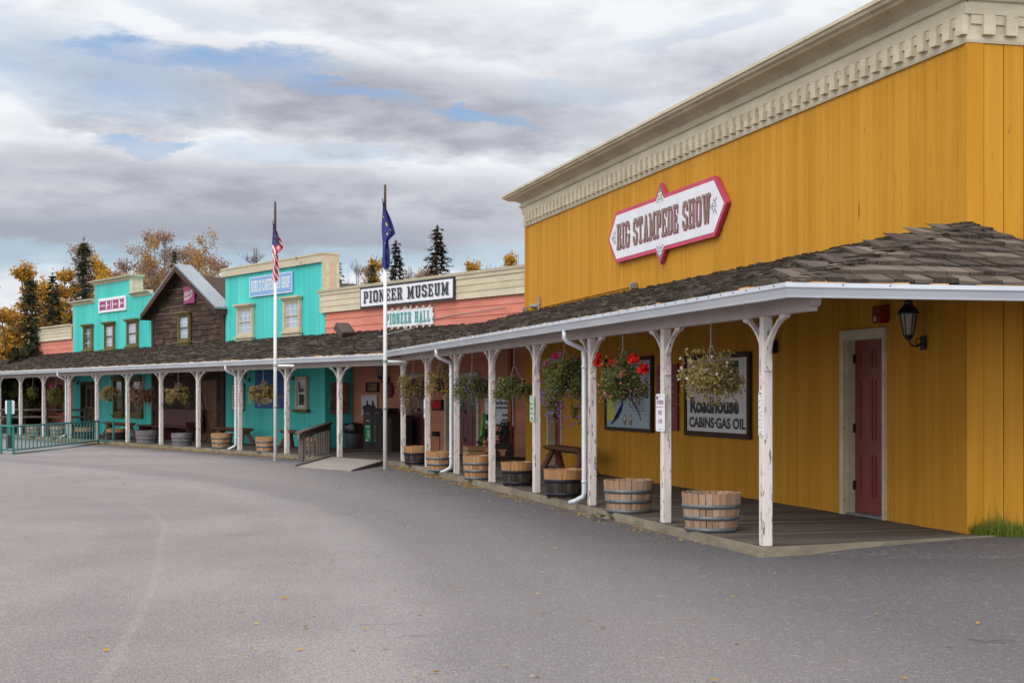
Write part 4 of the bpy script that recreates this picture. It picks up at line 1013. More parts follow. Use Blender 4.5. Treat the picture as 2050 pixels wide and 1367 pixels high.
def scroll(mb, cs, cz, k, up=1, rot=0):
    def P(x, z): return (cs+(x if not rot else z)*k, .0945, cz+(z*up if not rot else x)*k)
    for sg in (-1, 1):
        for (x0, z0, r, a0, a1) in ((.13, .0, .10, 200, 520), (.26, .12, .06, 0, 300), (.09, .26, .07, 150, 470), (.30, -.12, .08, 90, 360), (.05, .42, .04, 0, 330)):
            n = 9; q = [(x0+r*math.cos(R(a0+(a1-a0)*i/n))*(1-.5*i/n), z0+r*math.sin(R(a0+(a1-a0)*i/n))*(1-.5*i/n)) for i in range(n+1)]
            for i in range(n):
                (xa, za), (xb, zb2) = q[i], q[i+1]; w_ = .018*(1+i/n); dx, dz = xb-xa, zb2-za; l = math.hypot(dx, dz) or 1; ox, oz = -dz/l*w_, dx/l*w_
                mb.poly([P(sg*(xa-ox), za-oz), P(sg*(xb-ox), zb2-oz), P(sg*(xb+ox), zb2+oz), P(sg*(xa+ox), za+oz)])
    mb.poly([P(-.03, .1), P(0, .5), P(.03, .1), P(0, 0)]); mb.poly([P(-.03, -.1), P(0, -.3), P(.03, -.1), P(0, 0.)])
mb = MB().use('ornament'); scroll(mb, sc_, zt_-.02, .42, 1); scroll(mb, sc_, zb_+.02, .42, -1); scroll(mb, sl_+.06, zm_, .36, 1, 1); scroll(mb, sr_-.02, zm_, .36, 1, 1)
ss.part('ornament', mb, fix=False)
# --- pioneer museum
t_ = .14; r0, r1, z0, z1 = rect(B, 723.5, 911.5, 565, 609, t_); k = zB(817, 565, t_)
T = facesign('signboard', 'white sign framed black reading PIONEER MUSEUM on cream parapet', 'sign', B, t_, [(r0, z0), (r1, z0), (r1, z1), (r0, z1)], 'letter_black', .04)
mb = MB().use('sign_white'); mb.box(r0+.05, r1-.05, t_+.04, t_+.046, z0+.05, z1-.05); T.part('panel', mb)
a_, b_ = sB(731, t_), sB(901.5, t_); zh = (z1-z0)
mb = MB().use('letter_grey'); slabtext(mb, 'PIONEER MUSEUM', a_-.035, b_-.035, z0+zh*.20, z0+zh*.75, t_+.0475, .2); T.part('lettering', mb, fix=False)
mb = MB().use('letter_black'); slabtext(mb, 'PIONEER MUSEUM', a_, b_, z0+zh*.245, z0+zh*.80, t_+.054, .2); T.part('lettering', mb, fix=False)
# --- pioneer hall
t_ = .06; r0, r1, z0, z1 = rect(B, 773, 867, 621, 650, t_)
cs, cz = (r0+r1)/2, (z0+z1)/2; hw, hh = (r1-r0)/2, (z1-z0)/2; pts = []
n = 10
for i in range(n): x = -hw+2*hw*i/n; pts += [(cs+x, cz-hh+.02), (cs+x+hw/n, cz-hh-.03 if abs(x) > .3 else cz-hh-.07)]
for i in range(4): z = -hh+2*hh*i/4; pts += [(cs+hw, cz+z), (cs+hw+.05, cz+z+hh/4)]
for i in range(n): x = hw-2*hw*i/n; pts += [(cs+x, cz+hh-.02), (cs+x-hw/n, cz+hh+.03 if abs(x) > .3 else cz+hh+.07)]
for i in range(4): z = hh-2*hh*i/4; pts += [(cs-hw, cz+z), (cs-hw-.05, cz+z-hh/4)]
pts = [(cs-hw-.04, cz-hh-.03), (cs+hw+.04, cz-hh-.03), (cs+hw+.0, cz-hh*.5), (cs+hw+.05, cz), (cs+hw+.0, cz+hh*.5), (cs+hw+.04, cz+hh+.03), (cs-hw-.04, cz+hh+.03), (cs-hw, cz+hh*.5), (cs-hw-.05, cz), (cs-hw, cz-hh*.5)]
T = facesign('signboard', 'small scalloped white sign reading PIONEER HALL in green on pink wall', 'sign', B, t_, pts, 'sign_white', .035)
mb = MB().use('ivory')
for i in range(8):
    x = cs-hw+.08+(2*hw-.16)*i/7
    for sg in (-1, 1):
        mb.lathe([(.045, 0), (.045, .02)], 10, (0, 0, 0)); 
        vs = mb.v[-20:]; mb.v[-20:] = [(x+p[0], t_+.03+p[2], cz+sg*(hh+.05)+p[1]) for p in vs]
for sx_ in (-1, 1):
    for sz_ in (-1, 1):
        mb.prism([(cs+sx_*.08, cz+sz_*(hh-.06)), (cs+sx_*.20, cz+sz_*(hh+.13)), (cs+sx_*.14, cz+sz_*(hh+.18)), (cs+sx_*.01, cz+sz_*(hh+.0))], t_+.0, t_+.02)
T.part('scroll_trim', mb)
mb = MB().use('letter_teal'); slabtext(mb, 'PIONEER HALL', r1-.07, r0+.07, cz-.14, cz+.14, t_+.052, .3); T.part('lettering', mb, fix=False)
# --- Burl's
t_ = .03; r0, r1, z0, z1 = rect(B, 502.5, 587.5, 550, 590, t_)
T = facesign('signboard', "light blue sign reading BURL'S CARPENTRY SHOP in white letters", 'sign', B, t_, [(r0, z0), (r1, z0), (r1, z1), (r0, z1)], 'sky_blue', .05)
mb = MB().use('sign_white')
for p in ((r0, r1, z0, z0+.02), (r0, r1, z1-.02, z1), (r0, r0+.02, z0+.02, z1-.02), (r1-.02, r1, z0+.02, z1-.02)): mb.box(p[0], p[1], t_+.05, t_+.056, p[2], p[3])
T.part('border', mb)
mb = MB().use('letter_red'); 
for p in ((r0+.06, r1-.06, z0+.07, z0+.078), (r0+.06, r1-.06, z1-.078, z1-.07)): mb.box(p[0], p[1], t_+.05, t_+.053, p[2], p[3])
T.part('pinstripe', mb)
mb = MB().use('white_paint'); slabtext(mb, "BURL'S CARPENTRY SHOP", r1-.12, r0+.12, z0+.15, z1-.12, t_+.054, .08); T.part('lettering', mb, fix=False)
# --- left shop sign: mulberry blocks with worn lettering
t_ = .03; r0, r1, z0, z1 = rect(B, 199, 253.5, 595, 624, t_)
T = facesign('signboard', 'white board with four mulberry blocks of worn lettering on stepped turquoise front', 'sign', B, t_, [(r0, z0), (r1, z0), (r1, z1), (r0, z1)], 'sign_white', .05)
mb = MB().use('letter_grey'); mb.box(r0+.05, r1-.05, t_+.05, t_+.056, z1-.13, z1-.09); mb.box(r0+.05, r1-.05, t_+.05, t_+.056, z0+.09, z0+.13); T.part('border', mb)
W_ = r1-r0; H_ = z1-z0
mat('mulberry', (.34, .055, .16), (.22, .04, .12), None, (9, 9, 9), bump=0)
for a, b in ((.06, .29), (.34, .46), (.485, .52), (.56, .76), (.82, .95)):
    mb = MB().use('mulberry'); mb.box(r1-W_*a, r1-W_*b, t_+.05, t_+.058, z0+H_*.20, z0+H_*.78); T.part('letter_block', mb)
mb = MB().use('flag_white')
for a, b in ((.09, .27), (.35, .45), (.58, .75), (.83, .94)):
    for i in range(max(2, int((b-a)/.035))):
        x = a+i*.037; mb.box(r1-W_*x, r1-W_*(x+.02), t_+.058, t_+.060, z0+H_*(.40+rnd(0, .04)), z0+H_*(.52+rnd(0, .07)))
T.part('lettering', mb)
# --- cabin sign
t_ = .09; r0, r1, z0, z1 = rect(B, 369, 390.5, 573, 607, t_)
T = facesign('signboard', 'small pink sign with pale scroll hung on dark cabin gable', 'sign', B, t_, [(r0, z0), (r1, z0), (r1, z1), (r0, z1)], 'mulberry', .03)
mb = MB().use('flower_white'); W_ = r1-r0; H_ = z1-z0
mb.prism([(r1-W_*.1, z0+H_*.44), (r1-W_*.45, z0+H_*.5), (r1-W_*.85, z0+H_*.62), (r1-W_*.85, z0+H_*.82), (r1-W_*.5, z0+H_*.72), (r1-W_*.12, z0+H_*.68)], t_+.03, t_+.036)
mb.prism([(r1-W_*.08, z0+H_*.18), (r1-W_*.4, z0+H_*.2), (r1-W_*.8, z0+H_*.38), (r1-W_*.85, z0+H_*.55), (r1-W_*.5, z0+H_*.44), (r1-W_*.1, z0+H_*.40)], t_+.03, t_+.036)
T.part('scroll', mb)
mb = MB().use('letter_red')
for j, zz in enumerate((.60, .34)):
    for i in range(6): x = .18+i*.1; mb.box(r1-W_*x, r1-W_*(x+.055), t_+.036, t_+.038, z0+H_*(zz-.06+.025*i), z0+H_*(zz+.03+.025*i))
T.part('lettering', mb)
# --- framed boards on the yellow wall under the porch
def framed(label, fr, x0, x1, yt, yb, t, panel, frame='frame_brown', fw=.06, name='notice_board', cat='notice board', th=.05):
    r0, r1, z0, z1 = rect(fr, x0, x1, yt, yb, t)
    T = Thing(name, label, cat, fr, (r0+r1)/2, t, z0)
    mb = MB().use(panel); mb.box(r0+fw*.8, r1-fw*.8, t, t+th*.5, z0+fw*.8, z1-fw*.8); T.part('panel', mb)
    mb = MB().use(frame); mb.box(r0, r0+fw, t, t+th, z0, z1); mb.box(r1-fw, r1, t, t+th, z0, z1); mb.box(r0+fw, r1-fw, t, t+th, z0, z0+fw); mb.box(r0+fw, r1-fw, t, t+th, z1-fw, z1); T.part('frame', mb)
    return T, r0+fw, r1-fw, z0+fw, z1-fw, t+th*.5
T, r0, r1, z0, z1, tt = framed('framed white roadhouse board reading Roadhouse CABINS GAS OIL behind dry basket', A, 1375, 1505, 708, 875, .02, 'aged_white', fw=.075)
mb = MB().use('letter_black'); W_ = r1-r0; H_ = z1-z0
mb.box(r0+.14*W_, r1-.1*W_, tt, tt+.003, z0+.62*H_, z1-.04*H_); T.part('black_panel', mb)
mb = MB().use('aged_white'); txt(mb, 'ROADHOUSE', r1-.14*W_, r0+.18*W_, z0+.70*H_, z0+.86*H_, tt+.004, .002, .012); T.part('lettering', mb, fix=False)
mb = MB().use('letter_black'); txt(mb, 'Roadhouse', r1-.06*W_, r0+.13*W_, z0+.25*H_, z0+.48*H_, tt, .003, .05); txt(mb, 'CABINS·GAS OIL', r1-.04*W_, r0+.03*W_, z0+.05*H_, z0+.20*H_, tt, .003, .04); T.part('lettering', mb, fix=False)
T, r0, r1, z0, z1, tt = framed('framed pale blue map poster with yellow strip on yellow wall', A, 1215, 1309, 716, 863, .02, 'poster_blue', fw=.06, name='map_poster', cat='poster')
W_ = r1-r0; H_ = z1-z0; q = lambda x, z: (r1-W_*x, z0+H_*z)
mb = MB().use('poster_yellow'); a, b = q(.02, .10), q(.19, .62); mb.box(a[0], b[0], tt, tt+.003, a[1], b[1]); T.part('yellow_strip', mb)
mb = MB().use('navy'); o = [(.30, .5), (.32, .78), (.5, .84), (.62, .74), (.62, .40), (.68, .33), (.76, .22), (.79, .12), (.77, .12), (.745, .21), (.66, .31), (.58, .40), (.5, .46), (.40, .42), (.34, .25), (.27, .16), (.10, .035), (.12, .03), (.285, .145), (.36, .25), (.40, .36), (.30, .42)]
mb.prism([q(*p) for p in o], tt, tt+.003)
for x in (.43, .56):
    c = q(x, .115); mb.use('letter_brown'); mb.prism([(c[0]+.075*math.cos(a*.524), c[1]+.10*math.sin(a*.524)) for a in range(12)], tt, tt+.003); mb.use('aged_white'); mb.prism([(c[0]+.045*math.cos(a*.524), c[1]+.03+.04*math.sin(a*.524)) for a in range(12)], tt+.003, tt+.005)
mb.use('letter_brown'); c = q(.985, .12)
for a in range(12):
    u, v = a*.524, (a+1)*.524
    mb.prism([(c[0]+.07*math.cos(u), c[1]+.13*math.sin(u)), (c[0]+.07*math.cos(v), c[1]+.13*math.sin(v)), (c[0]+.055*math.cos(v), c[1]+.115*math.sin(v)), (c[0]+.055*math.cos(u), c[1]+.115*math.sin(u))], tt, tt+.003)
T.part('map_drawing', mb)
mb = MB().use('letter_black')
def lines(mb, a, b, z_0, z_1, n, h=.008, rag=.3):
    for i in range(n):
        z = z_0+(z_1-z_0)*i/max(1, n-1); x = a; e = a+(b-a)*(1-rag*random.random())
        while x < e:
            w_ = rnd(.02, .06); c0, c1 = q(x, z), q(min(e, x+w_), z); mb.box(c0[0], c1[0], tt, tt+.002, c0[1]-h, c1[1]+h); x += w_+.014
lines(mb, .04, .17, .13, .33, 8, .004); lines(mb, .04, .15, .42, .56, 4, .004); lines(mb, .88, .97, .45, .88, 22, .006); lines(mb, .60, .90, .26, .46, 6, .006); lines(mb, .55, .98, .93, .93, 1, .012); T.part('print', mb)
r0, r1, z0, z1 = rect(A, 1337, 1359, 729, 861, .02); q = lambda x, z: (r1-(r1-r0)*x, z0+(z1-z0)*z)
r1 = r0+(r1-r0)*1.9; T = Thing('notice_board', 'narrow dark red notice board half hidden behind the fire lane post', 'notice board', A, (r0+r1)/2, .02, z0)
mb = MB().use('poster_red'); mb.box(r0, r1, .02, .05, z0, z1); T.part('board', mb); tt = .05
mb = MB().use('letter_brown'); 
for zz, h in ((.80, .05), (.70, .05), (.58, .045), (.48, .03), (.34, .012), (.31, .012), (.24, .03), (.19, .01)): lines(mb, .1, .92, zz, zz, 1, h*.6, .1)
T.part('print', mb)
# --- post signs (all face the yard)
def postsign(label, fr, s, t, w, h, zc, back, lines_, fcol, name='post_sign', rim=None):
    T = Thing(name, label, 'sign', fr, s, t, zc-h/2)
    r = .02; pts = [(s-w/2+r, zc-h/2), (s+w/2-r, zc-h/2), (s+w/2, zc-h/2+r), (s+w/2, zc+h/2-r), (s+w/2-r, zc+h/2), (s-w/2+r, zc+h/2), (s-w/2, zc+h/2-r), (s-w/2, zc-h/2+r)]
    mb = MB().use(back); mb.prism(pts, t, t+.006); T.part('plate', mb)
    if rim:
        mb = MB().use(rim); k = .012
        for p in ((s-w/2+.01, s+w/2-.01, zc-h/2+.01, zc-h/2+.01+.006), (s-w/2+.01, s+w/2-.01, zc+h/2-.016, zc+h/2-.01), (s-w/2+.008, s-w/2+.014, zc-h/2+.02, zc+h/2-.02), (s+w/2-.014, s+w/2-.008, zc-h/2+.02, zc+h/2-.02)): mb.box(p[0], p[1], t+.006, t+.0075, p[2], p[3])
        T.part('border', mb)
    mb = MB().use(fcol)
    for (tx, z0, z1, x0, x1) in lines_: txt(mb, tx, s+w/2-w*x0, s+w/2-w*x1, zc-h/2+h*z0, zc-h/2+h*z1, t+.006, .0015, .01)
    T.part('lettering', mb, fix=False); mb = MB().use('black_metal')
    for z in (zc-h*.44, zc+h*.44): mb.tube([(s, t+.005, z), (s, t+.012, z)], .008, 6)
    T.part('bolt', mb); return T
zc = A.z(1325, 826, PA+.055)
T = postsign('white sign reading FIRE LANE in red on the second nearest white post', A, sA_[1]+.03, PA+.052, .29, .43, zc, 'sign_white', [('FIRE', .44, .56, .28, .72), ('LANE', .22, .34, .28, .72), ('NO PARKING', .72, .84, .12, .88)], 'letter_red')
mb = MB().use('letter_red'); mb.box(T.o[0]+.13, T.o[0]+.06, PA+.058, PA+.0595, zc+.155, zc+.19); mb.box(T.o[0]+.13, T.o[0]-.10, PA+.058, PA+.0595, zc+.062, zc+.068); T.part('mark', mb)
zc = A.z(1529, 828, PA+.055)
lt = [('NO', .93, .97, .1, .9)]+[(c, .76-.14*i, .79-.14*i, .15, .40) for i, c in enumerate('BIKES')]+[(c, .86-.085*i, .895-.085*i, .60, .88) for i, c in enumerate('SKATEBOARDS')]
postsign('tall narrow white sticker reading NO BIKES SKATEBOARDS on the nearest white post', A, sA_[0], PA+.051, .09, .44, zc, 'sign_white', lt, 'letter_red')
zc = A.z(1070, 818, PA+.055)
postsign('pale green sign reading NO BICYCLE RIDING IN THIS AREA on a white post', A, sA_[3]+.05, PA+.052, .24, .40, zc, 'mint_sign', [('NO', .80, .92, .3, .7), ('BICYCLE', .62, .74, .12, .88), ('RIDING', .44, .56, .16, .84), ('IN THIS', .26, .38, .16, .84), ('AREA', .08, .20, .24, .76)], 'letter_black', rim='letter_teal')
zc = A.z(853, 818, PA+.055)
postsign('small white vertical sign on the post beside the flowering yellow basket', A, sA_[6]+.02, PA+.052, .16, .40, zc, 'sign_white', [('NO BIKES', .4, .5, .1, .9), ('SKATEBOARDS', .28, .36, .1, .9)], 'letter_red')
zc = B.z(40, 808, PB+.055)
postsign('small white vertical sign on the far left porch post', B, spB[9], PB+.055, .12, .46, zc, 'sign_white', [('NO', .8, .9, .2, .8)]+[(c, .64-.14*i, .71-.14*i, .3, .7) for i, c in enumerate('BIKES')], 'letter_red')
# ================================================================== LANTERNS, ALARMS, CONDUIT
def lantern(label, fr, px, py, t=.03, k=1.):
    s, z = fr.s(px, t), fr.z(px, py, t)
    T = Thing('wall_lantern', label, 'wall lantern', fr, s, t, z, 'black wall lanterns under the porches')
    mb = MB().use('black_metal'); mb.box(s-.05*k, s+.05*k, t, t+.03, z-.09*k, z+.09*k); T.part('backplate', mb, bevel=.006)
    mb = MB().use('black_metal'); mb.tube([(s, t+.03, z), (s, t+.10*k, z-.05*k), (s, t+.19*k, z-.03*k), (s, t+.22*k, z+.06*k)], .012*k, 6); mb.tube([(s, t+.03, z+.04*k), (s, t+.09*k, z+.05*k), (s, t+.13*k, z), (s, t+.08*k, z-.03*k)], .008*k, 6); T.part('arm', mb)
    c = (s, t+.22*k, z+.06*k)
    mb = MB().use('black_metal'); mb.lathe([(.0, -.03*k), (.035*k, -.02*k), (.055*k, .02*k), (.07*k, .035*k), (.02*k, .036*k)], 6, c)
    mb.lathe([(.13*k, .30*k), (.135*k, .315*k), (.09*k, .38*k), (.05*k, .42*k), (.055*k, .46*k), (.0, .49*k)], 6, c)
    for j in range(6): a = math.pi/3*j; mb.tube([(c[0]+.06*k*math.cos(a), c[1]+.06*k*math.sin(a), c[2]+.03*k), (c[0]+.105*k*math.cos(a), c[1]+.105*k*math.sin(a), c[2]+.30*k)], .008*k, 4)
    T.part('cage', mb); mb = MB().use('lamp_glass'); mb.lathe([(.052*k, .036*k), (.098*k, .30*k)], 6, c); T.part('shade', mb); return T
lantern('black carriage lantern beside the red door on yellow wall', A, 1850, 686, k=.88)
lantern('black lantern on the pink entrance wall near the white flagpole', B, 778, 762, PR+.03, 1.2)
lantern('small black lantern on turquoise wall above cream price board', B, 500, 760, .03, .7)
lantern('small black lantern left of the narrow window on turquoise wall', B, 588, 757, .03, .7)
lantern('small black lantern left of the dark shop door at far left', B, 157, 766, .03, .8)
s, z = A.s(1778, .02), A.z(1775, 650, .02)
T = Thing('fire_alarm', 'dark red fire alarm horn above the red door frame', 'alarm', A, s, .02, z)
mb = MB().use('alarm_red'); mb.box(s-.02, s+.17, .02, .14, z+.02, z+.22); T.part('housing', mb, bevel=.012)
mb = MB().use('flower_white'); mb.box(s+.06, s+.12, .14, .147, z+.04, z+.10); T.part('strobe', mb)
s, z = A.s(1553, .02), A.z(1553, 694, .02)
mb = MB().use('black_metal'); mb.box(s-.06, s+.06, .02, .09, z-.09, z+.09); mb.box(s-.03, s+.03, .09, .11, z-.05, z+.05); solo('electric_box', mb, A, s, .02, z-.09, 'small black electrical box high on yellow wall right of roadhouse board', 'electrical box')
# conduit with lamp holders
T = Thing('conduit', 'thin yellow conduit with grey junction boxes along yellow wall above the shakes', 'conduit', A, A.s(1165, .03), .03, A.z(1165, 600, .03))
c0, c1 = (A.s(1271, .03), A.z(1271, 572, .03)), (A.s(1056, .03), A.z(1063, 620, .03))
mb = MB().use('yellow_trim'); mb.tube([(c0[0], .045, c0[1]), (c1[0], .045, c1[1])], .016, 6); T.part('pipe', mb)
for x, y in ((1272, 572), (1055, 620)):
    mb = MB().use('grey_metal'); a, b = A.s(x, .03), A.z(x, y, .03); mb.box(a-.07, a+.07, .03, .11, b-.05, b+.05); mb.tube([(a-.02, .11, b), (a-.02, .13, b)], .03, 8); T.part('junction_box', mb)
a, b = A.s(1081, .03), A.z(1081, 613, .03); mb = MB().use('grey_metal'); mb.tube([(a, .06, b-.12), (a, .06, b+.2)], .02, 6); mb.tube([(a, .06, b), (a+.35, .12, b+.02)], .05, 8); T.part('lamp_holder', mb)
# floodlight on the shakes
s, t, z = B.s(690, .75), .75, 2.485+(ZTb-ZEb)*(1-.75/EB)
T = Thing('floodlight', 'brown metal floodlight box sitting on the porch shakes', 'floodlight', B, s, t, z)
mb = MB().use('brown_metal'); c, sn = math.cos(R(35)), math.sin(R(35)); hx_ = .20
q = lambda x, y, w_: (s-(x*c+y*sn), t+w_, z+.22+(-x*sn+y*c))
mb.hexa([q(-.26, -.12, -hx_), q(.26, -.12, -hx_), q(.26, -.12, hx_), q(-.26, -.12, hx_), q(-.22, .12, -hx_), q(.26, .12, -hx_), q(.26, .12, hx_), q(-.22, .12, hx_)]); T.part('housing', mb, bevel=.02)
mb = MB().use('brown_metal'); mb.tube([(s, t, z+.0), (s, t, z+.16)], .03, 8); mb.box(s-.12, s+.12, t-.08, t+.08, z-.0, z+.035); T.part('bracket', mb)
# cables on roof
mb = MB().use('wire'); mb.tube([(B.s(1010, .08), .08, 3.60), (B.s(900, .06), .06, 3.50), (B.s(850, .08), .08, 3.42), (B.s(825, .45), .45, 3.22), (B.s(780, .8), .8, 3.10), (B.s(757, 1.1), 1.1, 3.0)], .010, 5); solo('cable', mb, B, B.s(850, .08), .08, 3.4, 'thin pale cable running from pink wall down over the shakes', 'cable')
# ================================================================== BARRELS
def barrel(name, label, fr, px, ybase, ytop, w_px, kind, group='half barrel planters along the boardwalk', copyfrom=None):
    Yb = (EYE-DK)*F/(ybase-HY); rb = .5*w_px*.84/F*Yb; Yc = Yb+rb; X = (px-CX)/F*Yc; s, t = fr.st(X, Yc)
    rt = w_px/2/F*Yc; h = (ybase-ytop)*Yb/F*1.0; h = max(.36, min(.5, h))
    rt = max(.27, min(.36, rt))
    T = Thing('barrel_planter', label, 'planter', fr, s, t, DK, group)
    stv = {'light': 'stave', 'orange': 'stave_orange', 'grey': 'stave_grey', 'dark': 'stave_orange'}[kind]
    n = 26; mb = MB().use(stv); rbm = rt*.84; prof = [(rbm, 0), (rbm+(rt-rbm)*.45, h*.33), (rbm+(rt-rbm)*.8, h*.66), (rt, h)]
    blk = MB().use('stave_black') if kind == 'dark' else None
    a0 = rnd(0, 1)
    for k in range(n):
        u = a0+2*math.pi*k/n+rnd(-.02, .02); v = a0+2*math.pi*(k+1)/n-.018; dh = rnd(-.006, .004); tk = .022
        for i in range(3):
            (r0, z0), (r1, z1) = prof[i], prof[i+1]
            if i == 2: z1 += dh
            def P(r, a, z): return (s+r*math.cos(a), t+r*math.sin(a), DK+z)
            q = [P(r0-tk, u, z0), P(r0-tk, v, z0), P(r0, v, z0), P(r0, u, z0), P(r1-tk, u, z1), P(r1-tk, v, z1), P(r1, v, z1), P(r1, u, z1)]
            (blk if blk and i < 2 else mb).hexa(q)
    p = T.part('staves', mb)
    if blk: T.part('lower_staves', blk)
    hp = 'hoop_dark' if kind == 'dark' else ('stave_grey' if kind == 'grey' else 'hoop')
    for z in ((.10, .36, .66) if kind != 'dark' else (.14, .60)):
        ra = rbm+(rt-rbm)*(.45*z/.33 if z < .33 else .45+.35*(z-.33)/.33); hh = .045
        z0 = DK+h*z-(h*.1-.001 if z == .10 else hh/2); mb = MB().use(hp); mb.lathe([(ra-.001, z0), (ra+.006, z0+.001), (ra+.010, z0+hh-.001), (ra+.003, z0+hh)], 26, (s, t, 0), False); T.part('hoop', mb, smooth=True, fix=False)
    mb = MB().use('soil'); mb.lathe([(0.001, h*.74), (rt*.4, h*.77), (rt*.93, h*.72)], 16, (s, t, DK), False); T.part('soil', mb, smooth=True, fix=False)
    return T
for a in [
 ('pale wooden half barrel with steel hoops nearest the red door', A, 1424, 1066, 988, 119, 'light'),
 ('pale greyish half barrel with steel hoops beside the fire lane post', A, 1258, 1028, 962, 100, 'light'),
 ('black bottomed half barrel in front of the log bench', A, 1128, 998, 940, 80, 'dark'),
 ('black bottomed half barrel beside the green sign post', A, 1036, 974, 925, 63, 'dark'),
 ('orange half barrel with grey hoops in front of the green machine', A, 957, 960, 912, 54, 'orange'),
 ('orange half barrel with grey hoops beside the bent downspout end', A, 880, 944, 904, 52, 'orange'),
 ('small black bottomed half barrel in front of the maroon doors', A, 833, 931, 893, 40, 'dark'),
 ('orange half barrel behind the wooden ramp railing', B, 629, 903, 879, 38, 'orange'),
 ('orange half barrel at the foot of the striped flag pole', B, 532, 905, 874, 42, 'orange'),
 ('orange half barrel between log bench and downspout on turquoise front', B, 444, 897, 867, 44, 'orange'),
 ('small dark grey half barrel in front of the maroon settle', B, 364, 892, 867, 42, 'grey'),
 ('wide silvery grey half barrel left of the cabin front', B, 294, 887, 862, 46, 'grey'),
 ('black bottomed half barrel just inside the green railing end', B, 233, 880, 858, 40, 'dark'),
 ('dark half barrel behind the green railing by the shop door', B, 170, 878, 856, 38, 'dark'),
 ('pale half barrel behind the green railing by pink store', B, 118, 876, 853, 36, 'light'),
 ('pale half barrel at left behind the green railing near the dark table', B, 70, 873, 852, 34, 'light')]:
    barrel('barrel_planter', *a)
mb = MB().use('stave_orange'); s, t = A.st((949-CX)/F*33.2, 33.2); T = Thing('wooden_crate', 'small orange wooden crate standing behind a barrel near green machine', 'crate', A, s, t, DK)
for i in range(3): mb.box(s-.26, s+.26, t-.2, t+.2, DK+.01+i*.11, DK+.105+i*.11)
T.part('crate_body', mb)
